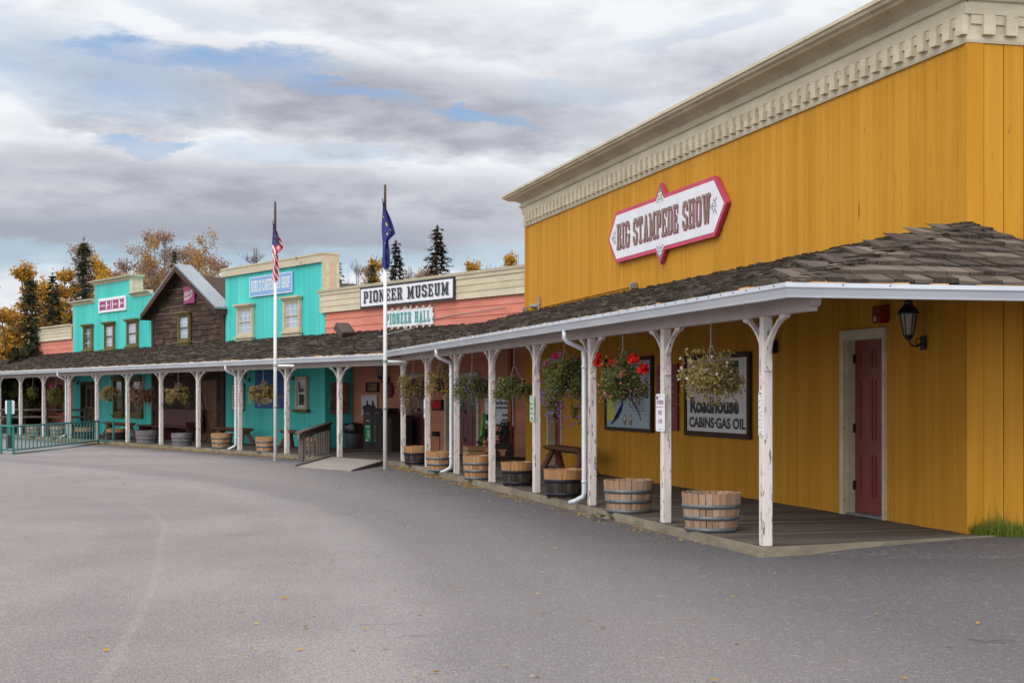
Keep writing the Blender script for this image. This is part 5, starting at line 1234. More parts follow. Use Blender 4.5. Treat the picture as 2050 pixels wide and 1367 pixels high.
# ================================================================== BASKETS
def leafquad(mb, c, sz, nrm=None, asp=.6):
    a = Vector((rnd(-1, 1), rnd(-1, 1), rnd(-1, 1)))
    if a.length < .1: a = Vector((1, 0, 0))
    a.normalize(); b = a.cross(Vector((rnd(-1, 1), rnd(-1, 1), rnd(-1, 1)))); 
    if b.length < .05: b = a.orthogonal()
    b.normalize(); c = Vector(c)
    mb.quad(c-a*sz, c-b*sz*asp, c+a*sz, c+b*sz*asp)
def bloom(mb, c, r, n=16):
    for i in range(n):
        d = Vector((rnd(-1, 1), rnd(-1, 1), rnd(-.7, 1))).normalized(); leafquad(mb, Vector(c)+d*r*rnd(.4, 1), r*.48, None, .8)
def basket(label, fr, px, yc, wpx, ytop, ybot, leaf, flowers=(), geran=None, t=None, zb=None, dens=1., spike=0., show_pot=False, trail=0.3):
    t = PA if fr is A else PB
    zb = ZB_A if fr is A else ZBb
    s = fr.s(px, t); Y = fr.Y(px, t); rx = wpx/2*Y/F*1.05; zt, zc, zo = fr.z(px, ytop, t), fr.z(px, yc, t), fr.z(px, ybot, t)
    T = Thing('hanging_basket', label, 'hanging basket', fr, s, t, zc, 'hanging flower baskets under the porch beam')
    potz = zc+.0; pr = .14
    mb = MB().use('white_paint' if show_pot else 'brown_metal'); mb.lathe([(.09, potz-.12), (.13, potz+.06), (.145, potz+.07), (.145, potz+.09), (.12, potz+.085)], 16, (s, t, 0)); T.part('pot', mb, smooth=True)
    mb = MB().use('wire'); zk = min(zb-.05, max(zt, potz+.34))
    for k in range(3): a = k*2.1+.4; mb.tube([(s+.14*math.cos(a), t+.14*math.sin(a), potz+.08), (s, t, zk)], .0035, 4)
    mb.tube([(s, t, zk), (s, t, zb)], .006, 5); T.part('hanger', mb)
    mb = MB().use(leaf); up = max(.08, zt-zc); dn = max(.08, zc-zo); n = int(2900*dens*(1 if fr is A else .7)); lsz = .018 if fr is A else .023
    lumps = [(Vector((rnd(-1, 1), rnd(-1, 1), rnd(-.6, .7))).normalized()*rnd(.45, .9), rnd(.2, .42)) for _ in range(26)]
    for i in range(n):
        c, r = random.choice(lumps); d = Vector((rnd(-1, 1), rnd(-1, 1), rnd(-1, 1))); p = c+d.normalized()*r*rnd(.3, 1)
        z = p.z*(up*.95 if p.z > 0 else dn*.95); leafquad(mb, (s+p.x*rx, t+p.y*rx, zc+z), lsz*rnd(.6, 1.5))
    # leggy stems with leaves, drooping at the edge and rising in the middle
    for i in range(int(60*dens)):
        a = rnd(0, 6.28); rr = rx*rnd(.5, 1.0); L = rnd(.3, 1.)*(dn*1.0 if random.random() > spike else 0)
        if L:
            p0 = Vector((s+math.cos(a)*rr*.6, t+math.sin(a)*rr*.6, zc+rnd(-.05, .05))); p1 = Vector((s+math.cos(a)*rr, t+math.sin(a)*rr, zc-L*.35)); p2 = Vector((s+math.cos(a)*rr*1.02, t+math.sin(a)*rr*1.02, zc-L))
        else:
            h = up*rnd(.5, 1); p0 = Vector((s, t, zc)); p1 = Vector((s+math.cos(a)*rr*.35, t+math.sin(a)*rr*.35, zc+h*.5)); p2 = Vector((s+math.cos(a)*rr*.3*rnd(.2, 1.4), t+math.sin(a)*rr*.3, zc+h))
        for j in range(14):
            u = j/13; p = p0*(1-u)**2+p1*2*u*(1-u)+p2*u*u
            leafquad(mb, p+Vector((rnd(-.015, .015), rnd(-.015, .015), rnd(-.012, .012))), lsz*rnd(.6, 1.2))
    T.part('foliage', mb, fix=False)
    for (fm, k, where) in flowers:
        fb = MB().use(fm)
        for i in range(k):
            a = rnd(0, 6.28); v = {'low': rnd(-1.0, -.2), 'all': rnd(-.7, .75), 'side': rnd(-.3, .8)}[where]; rr = rx*math.sqrt(max(.1, 1-v*v*.6))*rnd(.85, 1.04)
            c = Vector((s+math.cos(a)*rr, t+math.sin(a)*rr, zc+(v*up if v > 0 else v*dn))); 
            for _ in range(3): leafquad(fb, c+Vector((rnd(-.01, .01), rnd(-.01, .01), rnd(-.01, .01))), rnd(.010, .018), None, .9)
        T.part('blossoms', fb, fix=False)
    if geran:
        for (gx, gy, gr, gm) in geran:
            fb = MB().use(gm); gs = fr.s(gx, t+.05); gz = fr.z(gx, gy, t+.05); bloom(fb, (gs, t+.05+rnd(-.05, .08), gz), gr, 46)
            fb.use('basket_green'); fb.tube([(s+(gs-s)*.4, t, zc+.08), (gs, t+.05, gz-gr)], .004, 4); T.part('flower_head', fb, fix=False)
    return T
basket('dry brown tinged basket with white pot hanging in front of the roadhouse board', A, 1423, 755, 132, 690, 815, 'basket_gold', (('flower_white', 24, 'side'),), show_pot=True, dens=1.15, spike=.3)
basket('basket with bright red geranium heads in front of the map poster', A, 1247, 768, 98, 695, 815, 'basket_green', (('flower_peach', 30, 'all'), ('flower_mauve', 30, 'low')), [(1204, 713, .042, 'flower_red'), (1199, 726, .055, 'flower_red'), (1228, 728, .06, 'flower_red'), (1266, 719, .07, 'flower_red'), (1287, 720, .038, 'flower_red'), (1280, 739, .068, 'flower_red'), (1248, 748, .045, 'flower_peach')], dens=1.1, spike=.35)
basket('largest trailing basket with purple flowers and two pink blooms above the log bench', A, 1130, 762, 94, 696, 855, 'basket_green', (('flower_purple', 110, 'low'), ('flower_purple', 40, 'side')), [(1110, 713, .065, 'flower_pink'), (1100, 728, .045, 'flower_pink')], dens=1.6, spike=.25)
basket('round leafy green basket with a few peach blooms beside the white sign board', A, 1029, 773, 82, 742, 808, 'basket_green', (('flower_peach', 16, 'side'),), dens=1.1)
basket('bushy basket edged with purple lobelia between downspout and post', A, 945, 777, 74, 745, 812, 'basket_green', (('flower_purple', 70, 'side'), ('flower_purple', 26, 'low')), dens=1.1)
basket('bright basket with yellow and peach flowers beside small white vertical sign', A, 880, 770, 56, 722, 812, 'basket_gold', (('flower_yellow', 60, 'all'), ('flower_peach', 40, 'all'), ('flower_white', 16, 'all'), ('flower_mauve', 20, 'side')), dens=1.1, spike=.35)
basket('yellow green basket with trailing purple flowers next to the porch corner post', A, 827, 778, 58, 738, 828, 'basket_gold', (('flower_purple', 120, 'low'),), dens=1.2)
basket('round dry olive basket in front of the deep blue board', B, 527, 785, 58, 763, 812, 'basket_gold', (), dens=1.3, spike=.3)
basket('round dry olive basket hanging in front of the dark cabin wall', B, 357, 787, 48, 766, 810, 'basket_gold', (), dens=1.3, spike=.3)
basket('loose basket with pink and mauve flowers before a turquoise wall window', B, 286, 788, 46, 764, 822, 'basket_brown', (('flower_mauve', 90, 'all'), ('flower_pink', 12, 'side')), dens=1.1)
basket('round olive basket left of two olive framed windows', B, 219, 786, 42, 770, 806, 'basket_gold', (), dens=1.2, spike=.3)
basket('straggly basket with two pink blooms in front of pink store wall', B, 112, 788, 34, 770, 816, 'basket_olive', (('flower_mauve', 30, 'low'),), [(103, 774, .045, 'flower_pink'), (110, 772, .04, 'flower_pink')], dens=.9)
basket('dark small basket near the corner of pink store', B, 66, 784, 22, 774, 798, 'basket_olive', (), dens=.7)
# ================================================================== FLAG POLES
def pole(px, ybase, ytop, label):
    X, Y = gnd(px, ybase); zt = EYE+(HY-ytop)*Y/F
    T = Thing('flag_pole', label, 'flag pole', W, X, Y, 0)
    mb = MB().use('pole_white'); mb.lathe([(.043, 0), (.040, zt*.5), (.030, zt*.82)], 12, (X, Y, 0)); T.part('pole', mb, smooth=True, fix=True)
    mb = MB().use('brown_metal'); mb.lathe([(.030, zt*.82+.001), (.027, zt), (.02, zt+.03), (.001, zt+.05)], 10, (X, Y, 0)); T.part('pole_top', mb, smooth=True)
    mb = MB().use('grey_metal')
    for z in (2.25, 1.25): mb.tube([(X, Y, z), (X, Y, z+.05)], .056, 10)
    T.part('collar', mb, split=True)
    mb = MB().use('pole_white'); mb.tube([(X, Y, 2.27), (X+.42, Y+.15, 2.27)], .028, 8); T.part('stay', mb); return X, Y, zt
def flagcloth(name, label, X, Y, zt, zb, cells, w0, w1, matf, group=None):
    """limp flag hanging in folds beside the pole; matf(u,v) names the cloth colour"""
    nu, nv = 28, 44; mb = MB(); grid = []
    for j in range(nv+1):
        v = j/nv; z = zt-(zt-zb)*v
        row = []
        for i in range(nu+1):
            u = i/nu; wd = cells(v)*1.3; fold = math.sin(u*9+v*2.2)*.06*(.4+u)+math.sin(u*17+3*v)*.015
            row.append((X-.06+(u*wd)+.012*math.sin(v*11+u*5), Y-.06+fold, z-u*.10*(1-v)+.02*math.sin(u*8+1)))
        grid.append(row)
    mb.v = [p for r in grid for p in r]
    for j in range(nv):
        for i in range(nu):
            mb.use(matf((i+.5)/nu, (j+.5)/nv)); a = j*(nu+1)+i; mb.f.append((a, a+1, a+nu+2, a+nu+1)); mb.mi.append(mb.cur)
    return solo(name, mb, W, X, Y, zb, label, 'flag', smooth=True, fix=False)
mat('canton', (.035, .035, .14), (.02, .02, .09), None, (5, 5, 3), chip=.60, chipc=(.6, .58, .62), chips=(26, 26, 26), rough=.8, bump=0)
X, Y, zt = pole(551, 922, 407, 'white chipped flag pole carrying the striped flag in front of turquoise front'); zp = lambda y: EYE+(HY-y)*Y/F
def us(u, v):
    if v < .36 and u < .95-v*.9: return 'canton'
    if v < .42 and u < .45: return 'canton'
    k = (v*1.0-u*.30)*13*1.0; return 'flag_red' if int(k+20) % 2 == 0 else 'flag_white'
flagcloth('flag', 'limp red and white striped flag with starred blue corner', X, Y, zp(443), zp(562), lambda v: .03+.20*min(1, v/.42) if v < .42 else (.23-.13*min(1, (v-.42)/.12) if v < .56 else .13-.02*(v-.56)), 0, 0, us)
X, Y, zt = pole(771, 939, 373, 'white flag pole carrying the plain navy flag beside the ramp'); zp = lambda y: EYE+(HY-y)*Y/F
flagcloth('flag', 'limp navy blue flag with small gold stars', X, Y, zp(398), zp(538), lambda v: .03+.20*min(1, v/.48) if v < .48 else (.23-.11*min(1, (v-.48)/.10) if v < .6 else .12+.03*(v-.6)), 0, 0, lambda u, v: 'star_gold' if any(abs(u-a) < .045 and abs(v-b) < .013 for a, b in ((.2, .12), (.2, .27), (.35, .49), (.45, .34), (.35, .62), (.6, .42))) else 'navy')
# ================================================================== RAMP AND RAILING
g0, g1, g2, g3 = gnd(592, 935), gnd(703, 943), B.w(*[B.s(770, CB), CB]), B.w(*[B.s(664, CB+.0), CB])
T = Thing('ramp', 'short pale concrete ramp up to the boardwalk beside the wooden railing', 'ramp', W, (g0[0]+g1[0])/2, (g0[1]+g1[1])/2, 0)
mb = MB().use('concrete'); zz = DK-.002
mb.hexa([(g0[0], g0[1], -.05), (g1[0], g1[1], -.05), (g2.x, g2.y, -.05), (g3.x, g3.y, -.05), (g0[0], g0[1], .012), (g1[0], g1[1], .012), (g2.x, g2.y, zz+.012), (g3.x, g3.y, zz+.012)]); T.part('slab', mb)
mb = MB().use('old_wood'); dd = (Vector(g1)-Vector(g0)).normalized()*.05
mb.hexa([(g1[0], g1[1], -.05), (g1[0]+dd.x, g1[1]+dd.y, -.05), (g2.x+dd.x, g2.y+dd.y, -.05), (g2.x, g2.y, -.05), (g1[0], g1[1], .03), (g1[0]+dd.x, g1[1]+dd.y, .03), (g2.x+dd.x, g2.y+dd.y, zz+.03), (g2.x, g2.y, zz+.03)])
mb.hexa([(g0[0]-dd.x, g0[1]-dd.y, -.05), (g0[0], g0[1], -.05), (g3.x, g3.y, -.05), (g3.x-dd.x, g3.y-dd.y, -.05), (g0[0]-dd.x, g0[1]-dd.y, .06), (g0[0], g0[1], .06), (g3.x, g3.y, zz+.06), (g3.x-dd.x, g3.y-dd.y, zz+.06)]); T.part('curb_board', mb)
p0 = Vector((*gnd(603, 924), 0)); p1 = Vector((*gnd(657, 912), 0)); 
T = Thing('ramp_railing', 'weathered grey wooden railing with sloping handrail beside the ramp', 'railing', W, p0.x, p0.y, 0)
d = (p1-p0); 
def rp(px, py, q): Yq = q.y; return (q.x, q.y, EYE+(HY-py)*Yq/F)
dn_ = d.normalized(); n_ = Vector((-dn_.y, dn_.x, 0)); za, zb2 = EYE+(HY-866)*p0.y/F, EYE+(HY-849)*p1.y/F
a, b = p0-dn_*.35, p1+dn_*.25; sl2 = (zb2-za)/d.length
mb = MB().use('old_wood'); up_ = Vector((0, 0, 1)); zz1, zz2 = za-.35*sl2, zb2+.25*sl2
mb.hexa([a-n_*.08+up_*zz1, b-n_*.08+up_*zz2, b+n_*.08+up_*zz2, a+n_*.08+up_*zz1, a-n_*.08+up_*(zz1+.045), b-n_*.08+up_*(zz2+.045), b+n_*.08+up_*(zz2+.045), a+n_*.08+up_*(zz1+.045)])
mb.hexa([a-n_*.022+up_*(zz1-.13), b-n_*.022+up_*(zz2-.13), b+n_*.022+up_*(zz2-.13), a+n_*.022+up_*(zz1-.13), a-n_*.022+up_*zz1, b-n_*.022+up_*zz2, b+n_*.022+up_*zz2, a+n_*.022+up_*zz1])
T.part('handrail', mb)
def upright(q, w_, ztop, nm):
    m_ = MB().use('old_wood'); zb0 = q.z; m_.hexa([q-dn_*w_-n_*w_, q+dn_*w_-n_*w_, q+dn_*w_+n_*w_, q-dn_*w_+n_*w_]+[v+up_*(ztop-zb0) for v in (q-dn_*w_-n_*w_, q+dn_*w_-n_*w_, q+dn_*w_+n_*w_, q-dn_*w_+n_*w_)]); T.part(nm, m_)
for u in (0., 1.): q = p0+d*u; upright(q, .06, za+(zb2-za)*u-.02, 'post')
for u in (.13, .28, .42, .57, .66, .75, .85, .93):
    q = p0+d*u+up_*.06; upright(q, .026, za+(zb2-za)*u-.03, 'baluster')
# ================================================================== GREEN RAILING AND SIGN AT LEFT
P_ = [gnd(2.5, 908), gnd(27, 909.5), gnd(197, 888.5), gnd(227, 889)]
P_ = [(P_[0][0]-2.5, P_[0][1]+.6)]+P_
tops = [.78]*5
T = Thing('metal_railing', 'dark teal metal railing with thin balusters standing on the yard at left', 'railing', W, P_[1][0], P_[1][1], 0)
hr = .74
for i in range(4):
    a, b = Vector((*P_[i], 0)), Vector((*P_[i+1], 0)); dd = b-a; L = dd.length
    mb = MB().use('green_rail'); mb.tube([a+Vector((0, 0, hr)), b+Vector((0, 0, hr))], .026, 8); mb.tube([a+Vector((0, 0, .11)), b+Vector((0, 0, .11))], .022, 8)
    if i == 2: mb.tube([a+Vector((0, 0, .03)), (a+b)/2+Vector((.1, 0, .0)), b+Vector((0, 0, .03))], .018, 6)
    T.part('rail', mb)
    n = max(2, int(L/.33))
    for k in range(1, n):
        q = a+dd*(k/n); mb = MB().use('green_rail'); mb.tube([q+Vector((0, 0, .11)), q+Vector((0, 0, hr))], .019, 6); T.part('baluster', mb)
for p in P_: mb = MB().use('green_rail'); mb.tube([(p[0], p[1], 0), (p[0], p[1], hr+.01)], .032, 8); mb.box(p[0]-.07, p[0]+.07, p[1]-.07, p[1]+.07, 0, .012); T.part('post', mb)
X, Y = gnd(20, 897); T = Thing('road_sign', 'blank white sign back on a dark teal post behind the metal railing', 'sign', W, X, Y, 0)
zs = lambda y: EYE+(HY-y)*Y/F
mb = MB().use('green_rail'); mb.box(X-.075, X+.03, Y-.05, Y+.05, 0, zs(801)); T.part('post', mb)
mb = MB().use('black_metal'); mb.box(X-.09, X+.08, Y-.08, Y+.08, 0, zs(871)); T.part('sleeve', mb)
mb = MB().use('sign_white'); x0, x1 = X-.16, X+.115; z0, z1 = zs(829), zs(801.5); mb.prism([(x0+.03, z0), (x1-.03, z0), (x1, z0+.03), (x1, z1-.03), (x1-.03, z1), (x0+.03, z1), (x0, z1-.03), (x0, z0+.03)], Y+.051, Y+.056); T.part('plate', mb)
# ================================================================== BENCHES
def logbench(label, fr, x0, x1, t, zs=.46, nm='bench_wood', group='log benches along the walls'):
    s0, s1 = fr.s(x1, t), fr.s(x0, t)
    T = Thing('log_bench', label, 'bench', fr, (s0+s1)/2, t, DK, group)
    mb = MB().use(nm); n = 8; r = .15
    vs = []; 
    for i in range(9):
        s = s0+(s1-s0)*i/8
        for k in range(n): a = math.pi*k/(n-1); vs.append((s, t+math.cos(a)*r*1.25, DK+zs-math.sin(a)*r*rnd(.7, .8)))
    mb.add(vs, [(i*n+k, i*n+(k+1) % n, (i+1)*n+(k+1) % n, (i+1)*n+k) for i in range(8) for k in range(n)]+[tuple(range(n)), tuple(8*n+k for k in range(n))]); T.part('seat', mb, smooth=False)
    for sg, s in ((-1, s0+.22), (1, s1-.22)):
        for tg in (-1, 1):
            mb = MB().use(nm); mb.tube([(s, t+tg*.05, DK+zs-.09), (s+sg*.16, t+tg*.20, DK+.02)], [.07, .06], 8); T.part('leg', mb)
    return T
logbench('brown log bench against the yellow wall behind the large trailing basket', A, 1104, 1176, .55, .50)
logbench('brown log bench across the corner of cabin and turquoise front', B, 437, 497, .75, .5)
logbench('brown log bench partly hidden by the wooden ramp railing', B, 571, 622, .75, .5)
logbench('brown log bench between the green railing end and grey barrel', B, 216, 262, .8, .52)
# settle
s0, s1 = B.s(389, .5), B.s(287, .5); T = Thing('settle_bench', 'long maroon high backed settle against the dark cabin wall', 'bench', B, (s0+s1)/2, .5, DK)
mb = MB().use('bench_maroon'); mb.box(s0, s1, .25, .75, DK+.42, DK+.47); T.part('seat', mb, bevel=.01)
mb = MB().use('bench_maroon'); mb.box(s0, s1-1.1, .18, .24, DK+.30, DK+1.02); T.part('backrest', mb, bevel=.01)
for s in (s0+.05, (s0+s1)/2, s1-.1): mb = MB().use('bench_maroon'); mb.box(s-.03, s+.03, .25, .70, DK, DK+.42); T.part('leg', mb)
mb = MB().use('bench_maroon'); mb.box(s0, s0+.05, .25, .8, DK+.47, DK+.62); T.part('armrest', mb)
for x0, x1, lb in ((50, 92, 'low dark wooden table top at the far left of porch'), (96, 142, 'brown wooden table in front of the pink store wall')):
    s0, s1 = B.s(x1, 1.0), B.s(x0, 1.0); T = Thing('wooden_table', lb, 'table', B, (s0+s1)/2, 1.0, DK)
    mb = MB().use('bench_wood'); mb.box(s0, s1, .7, 1.3, DK+.62, DK+.68); T.part('tabletop', mb, bevel=.01)
    for s in (s0+.2, s1-.2):
        for tq_ in (.8, 1.2): mb = MB().use('bench_wood'); mb.tube([(s, 1., DK+.62), (s, tq_, DK)], .045, 7); T.part('leg', mb)
# leaning poles by the cabin door
for x0, x1, lb in ((400, 423, 'thin dark pole leaning beside the cabin door'), (430, 407, 'thick brown pole slanting across the cabin door foot')):
    a = (B.s(x1, .5), .5, DK+.03); b = (B.s(x0, .1), .1, DK+(1.75 if x0 == 400 else .42)); mb = MB().use('bench_wood' if x0 != 400 else 'brown_trim'); mb.tube([a, b], [.045 if x0 != 400 else .03, .035 if x0 != 400 else .02], 7); solo('leaning_pole', mb, B, a[0], a[1], DK, lb, 'pole')
# ================================================================== BOARDS ON THE TURQUOISE WALLS
def flat(label, fr, x0, x1, yt, yb, t, m, name='notice_board', cat='notice board', th=.03):
    r0, r1, z0, z1 = rect(fr, x0, x1, yt, yb, t); T = Thing(name, label, cat, fr, (r0+r1)/2, t, z0); mb = MB().use(m); mb.box(r0, r1, t, t+th, z0, z1); T.part('board', mb, bevel=.008); return T, r0, r1, z0, z1, t+th
T, r0, r1, z0, z1, tt = flat('tall tan board with brown writing behind the downspout on turquoise wall', B, 465, 490, 768, 822, .03, 'photo_tan')
mb = MB().use('letter_brown'); q = lambda x, z: (r1-(r1-r0)*x, z0+(z1-z0)*z)
mb2 = MB().use('aged_white'); mb2.box(r0+.04, r1-.04, tt, tt+.004, z0+.04, z1-.04); T.part('panel', mb2); tt += .004
for zz in (.86, .76, .62, .52, .42, .30, .20): lines(mb, .12, .9, zz, zz, 1, .028, .25)
T.part('print', mb)
T, r0, r1, z0, z1, tt = flat('large deep blue board with rounded corners behind the olive basket', B, 512, 573, 741, 817, .03, 'deep_blue')
q = lambda x, z: (r1-(r1-r0)*x, z0+(z1-z0)*z)
mb = MB().use('letter_brown'); lines(mb, .40, .98, .30, .30, 1, .045, .05); mb.use('aged_white'); a, b = q(.37, .16), q(.60, .36); mb.box(a[0], b[0], tt, tt+.004, a[1], b[1]); T.part('picture', mb)
# side wall poster at the recess, hanging on the return wall of the turquoise shop
s_ = B.s(651, 0)-.02; mb = MB().use('photo_tan'); mb.box(s_-.03, s_, -.75, -.15, EYE+(HY-829)*41.5/F, EYE+(HY-766)*41.5/F); solo('old_photo_board', mb, B, s_, -.45, EYE-.5, 'dim brown old photograph board on the shaded turquoise return wall', 'picture')
# pink entrance wall
T, r0, r1, z0, z1, tt = framed('small brown framed plaque on the pink entrance wall', B, 735, 759, 765, 785, PR+.03, 'photo_tan', fw=.04, name='wall_plaque', cat='plaque')
T, r0, r1, z0, z1, tt = flat('white poster with old boat photograph above the recycling bin', B, 725, 756, 790, 832, PR+.03, 'aged_white', 'wall_poster', 'poster')
mb = MB().use('engine'); q = lambda x, z: (r1-(r1-r0)*x, z0+(z1-z0)*z)
mb.prism([q(.1, .3), q(.9, .3), q(.95, .45), q(.85, .5), q(.8, .72), q(.7, .72), q(.68, .5), q(.45, .55), q(.42, .75), q(.36, .75), q(.34, .52), q(.1, .45)], tt, tt+.003); T.part('picture', mb)
s, z = B.s(782, PR+.03), EYE+(HY-781)*B.Y(782, PR)/F; T = Thing('wall_ornament', 'dark red spiky edged wall ornament on the pink entrance wall', 'ornament', B, s, PR+.03, z)
mb = MB().use('poster_red'); mb.prism([(s+.20*(1 if k % 2 else .72)*math.cos(k*math.pi/8), z+.22*(1 if k % 2 else .75)*math.sin(k*math.pi/8)) for k in range(16)], PR+.03, PR+.08); T.part('plate', mb)
mb = MB().use('flower_mauve'); mb.prism([(s+.10*math.cos(k*math.pi/6), z+.12*math.sin(k*math.pi/6)) for k in range(12)], PR+.08, PR+.1); T.part('centre', mb)
# museum notice
T, r0, r1, z0, z1, tt = flat('white museum notice board with black lettering behind the engine', B, 972, 1029, 762, 852, PR+.03, 'sign_white')
mb = MB().use('letter_black'); W_, H_ = r1-r0, z1-z0; txt(mb, 'GOLD RUSH MUSIC', r1-.2*W_, r0+.04*W_, z0+.50*H_, z0+.56*H_, tt, .002, .01) if False else None
mb.use('letter_black'); q = lambda x, z: (r1-W_*x, z0+H_*z)
lines(mb, .45, .98, .62, .62, 1, .03, .02); lines(mb, .2, .98, .50, .50, 1, .035, .02); lines(mb, .3, .98, .40, .40, 1, .03, .02); lines(mb, .1, .42, .24, .24, 1, .03, 0); lines(mb, .62, .98, .24, .24, 1, .035, 0); lines(mb, .1, .42, .13, .13, 1, .03, 0); lines(mb, .62, .98, .13, .13, 1, .03, 0); lines(mb, .2, .9, .85, .85, 1, .04, .1); lines(mb, .2, .9, .73, .73, 1, .03, .1); T.part('print', mb)
mb = MB().use('letter_teal'); mb.box(r0+.02, r1-.02, tt, tt+.003, z0+.31*H_, z0+.32*H_); mb.use('sky_blue'); mb.box(r0+.02, r1-.02, tt, tt+.003, z0+.05*H_, z0+.06*H_); T.part('rule', mb)
# open sign
T, r0, r1, z0, z1, tt = flat('small black box sign with red glowing letters on pink wall between the doors', B, 869, 889, 800, 821, PR+.03, 'black_metal', 'window_sign', 'sign', .08)
mb = MB().use('led_red'); 
for k in range(3): mb.box(r0+.05, r1-.05, tt, tt+.004, z0+.05+k*(z1-z0-.08)/3, z0+.05+k*(z1-z0-.08)/3+.06)
T.part('lettering', mb)
s, z = B.s(877, PR+.03), DK+.42; mb = MB().use('black_metal'); mb.box(s-.07, s+.09, PR+.03, PR+.17, z, z+.12); mb.tube([(s-.08, PR+.04, z), (s-.09, PR+.05, z-.3), (s-.02, PR+.05, DK)], .008, 5); solo('power_box', mb, B, s, PR+.03, z, 'small black outlet box low on the pink wall with dangling cord', 'electrical box')
# ================================================================== BINS
def onB(px, yb): Y = (EYE-DK)*F/(yb-HY); return B.st((px-CX)/F*Y, Y)
s, t = onB(707, 897); T = Thing('trash_can', 'grey round trash can with black bag folded over its rim', 'trash can', B, s, t, DK)
mb = MB().use('bin_grey'); mb.lathe([(.20, 0), (.22, .3), (.235, .52)], 20, (s, t, DK)); T.part('can', mb, smooth=True)
mb = MB().use('bag_black'); mb.lathe([(.238, .42), (.252, .46), (.262, .56), (.25, .68), (.24, .70), (.20, .69), (.19, .55)], 20, (s, t, DK)); mb.v = [(x+rnd(-.008, .008), y+rnd(-.008, .008), z+rnd(-.012, .012)) for x, y, z in mb.v]; T.part('bag', mb, smooth=True)
s1_, t1_ = onB(727, 901.5); s0_, t0_ = onB(766, 903); Y0 = (EYE-DK)*F/(902-HY); hb = (902-817)*Y0/F
P0, P1 = Vector(B.w(s1_, t1_).xy), Vector(B.w(s0_, t0_).xy)
T = Thing('recycling_bin', 'black double recycling station with green labels beside the trash can', 'recycling bin', W, (P0.x+P1.x)/2, (P0.y+P1.y)/2, DK)
dd = (P1-P0); L = dd.length; u = dd.normalized(); nb = Vector((-u.y, u.x))
def bx3(mb, a, b, d0, d1, z0, z1):
    q = [P0+u*a+nb*d0, P0+u*b+nb*d0, P0+u*b+nb*d1, P0+u*a+nb*d1]; mb.hexa([(v.x, v.y, z0) for v in q]+[(v.x, v.y, z1) for v in q])
mb = MB().use('bin_grey'); mb.use('stave_black'); bx3(mb, 0, L, .0, .55, DK+.05, DK+hb-.04); bx3(mb, -.01, L+.01, -.012, .56, DK+hb-.04, DK+hb); bx3(mb, .02, L-.02, .02, .53, DK, DK+.05); T.part('cabinet', mb, bevel=.008)
for k in range(2):
    a = L*(.05+.48*k); b = a+L*.42; mb = MB().use('black_metal'); bx3(mb, a, b, -.012, -.001, DK+.12, DK+hb-.08); d_ = T.part('door', mb, bevel=.004)
    mb = MB().use('sign_green' ); bx3(mb, a+.09*L, b-.06*L, -.018, -.0125, DK+.24, DK+.60*hb); 
    mb.use('flag_white'); bx3(mb, a+.10*L, a+.20*L, -.020, -.0185, DK+.26, DK+.30); bx3(mb, a+.10*L, a+.30*L, -.020, -.0185, DK+.56*hb, DK+.585*hb); 
    for i in range(5): bx3(mb, a+.20*L, a+.32*L, -.020, -.0185, DK+.36+i*.04, DK+.375+i*.04)
    if k: mb.use('flower_mauve'); bx3(mb, a+.10*L, a+.19*L, -.020, -.0185, DK+.34, DK+.50)
    mb.use('flag_white'); bx3(mb, a+.12*L, a+.30*L, -.014, -.0125, DK+.70*hb, DK+.72*hb); T.part('label_plate', mb, d_)
    mb = MB().use('bag_black'); c = P0+u*(a+b)/2; m = (a+b)/2; bx3(mb, m-.05, m+.05, -.015, -.0125, DK+.84*hb, DK+.92*hb); bx3(mb, m-.08, m-.05, -.015, -.0125, DK+.86*hb, DK+.90*hb); bx3(mb, m+.05, m+.08, -.015, -.0125, DK+.86*hb, DK+.90*hb); T.part('slot', mb, d_)
s, t = onB(787, 903); hk = .98; T = Thing('storage_box', 'plain black sloped storage box behind the corner post', 'storage box', B, s, t, DK)
mb = MB().use('stave_black'); mb.hexa([(s-.42, t-.35, DK), (s+.42, t-.35, DK), (s+.42, t+.3, DK), (s-.42, t+.3, DK), (s-.42, t-.35, DK+.95), (s+.42, t-.35, DK+.95), (s+.42, t+.3, DK+1.0), (s-.42, t+.3, DK+.86)]); T.part('case', mb, bevel=.01)
mb = MB().use('stave_black'); mb.box(s-.40, s+.40, t+.301, t+.315, DK+.05, DK+.8); T.part('front_panel', mb)
# ================================================================== OLD MACHINES
Ym = (EYE-DK)*F/(916-HY); s, t = B.st((965-CX)/F*Ym, Ym); zq = lambda y: EYE+(HY-y)*Ym/F
T = Thing('drill_press', 'bright green upright antique machine with dark spoked wheel', 'machine', W, (965-CX)/F*Ym, Ym, DK); xq = lambda x: (x-CX)/F*Ym
mb = MB().use('lime'); mb.tube([(xq(961), Ym, zq(895)), (xq(970), Ym, zq(830))], [.055, .045], 6); mb.box(xq(965), xq(973), Ym-.06, Ym+.06, zq(842), zq(827)); mb.box(xq(974.5), xq(977), Ym-.04, Ym+.04, zq(876), zq(848)); mb.box(xq(969), xq(977), Ym-.035, Ym+.035, zq(852), zq(848)); T.part('frame', mb, bevel=.01)
mb = MB().use('black_metal'); mb.box(xq(973.5), xq(978), Ym-.07, Ym+.07, zq(841), zq(830)); mb.tube([(xq(972), Ym-.07, zq(858)), (xq(972), Ym-.07, zq(880))], .03, 8); mb.tube([(xq(954), Ym-.05, zq(884)), (xq(962), Ym-.05, zq(886))], .025, 6); T.part('head', mb)
mb = MB().use('black_metal'); cx_, cz_, rr = xq(975), zq(888), .20; n = 20
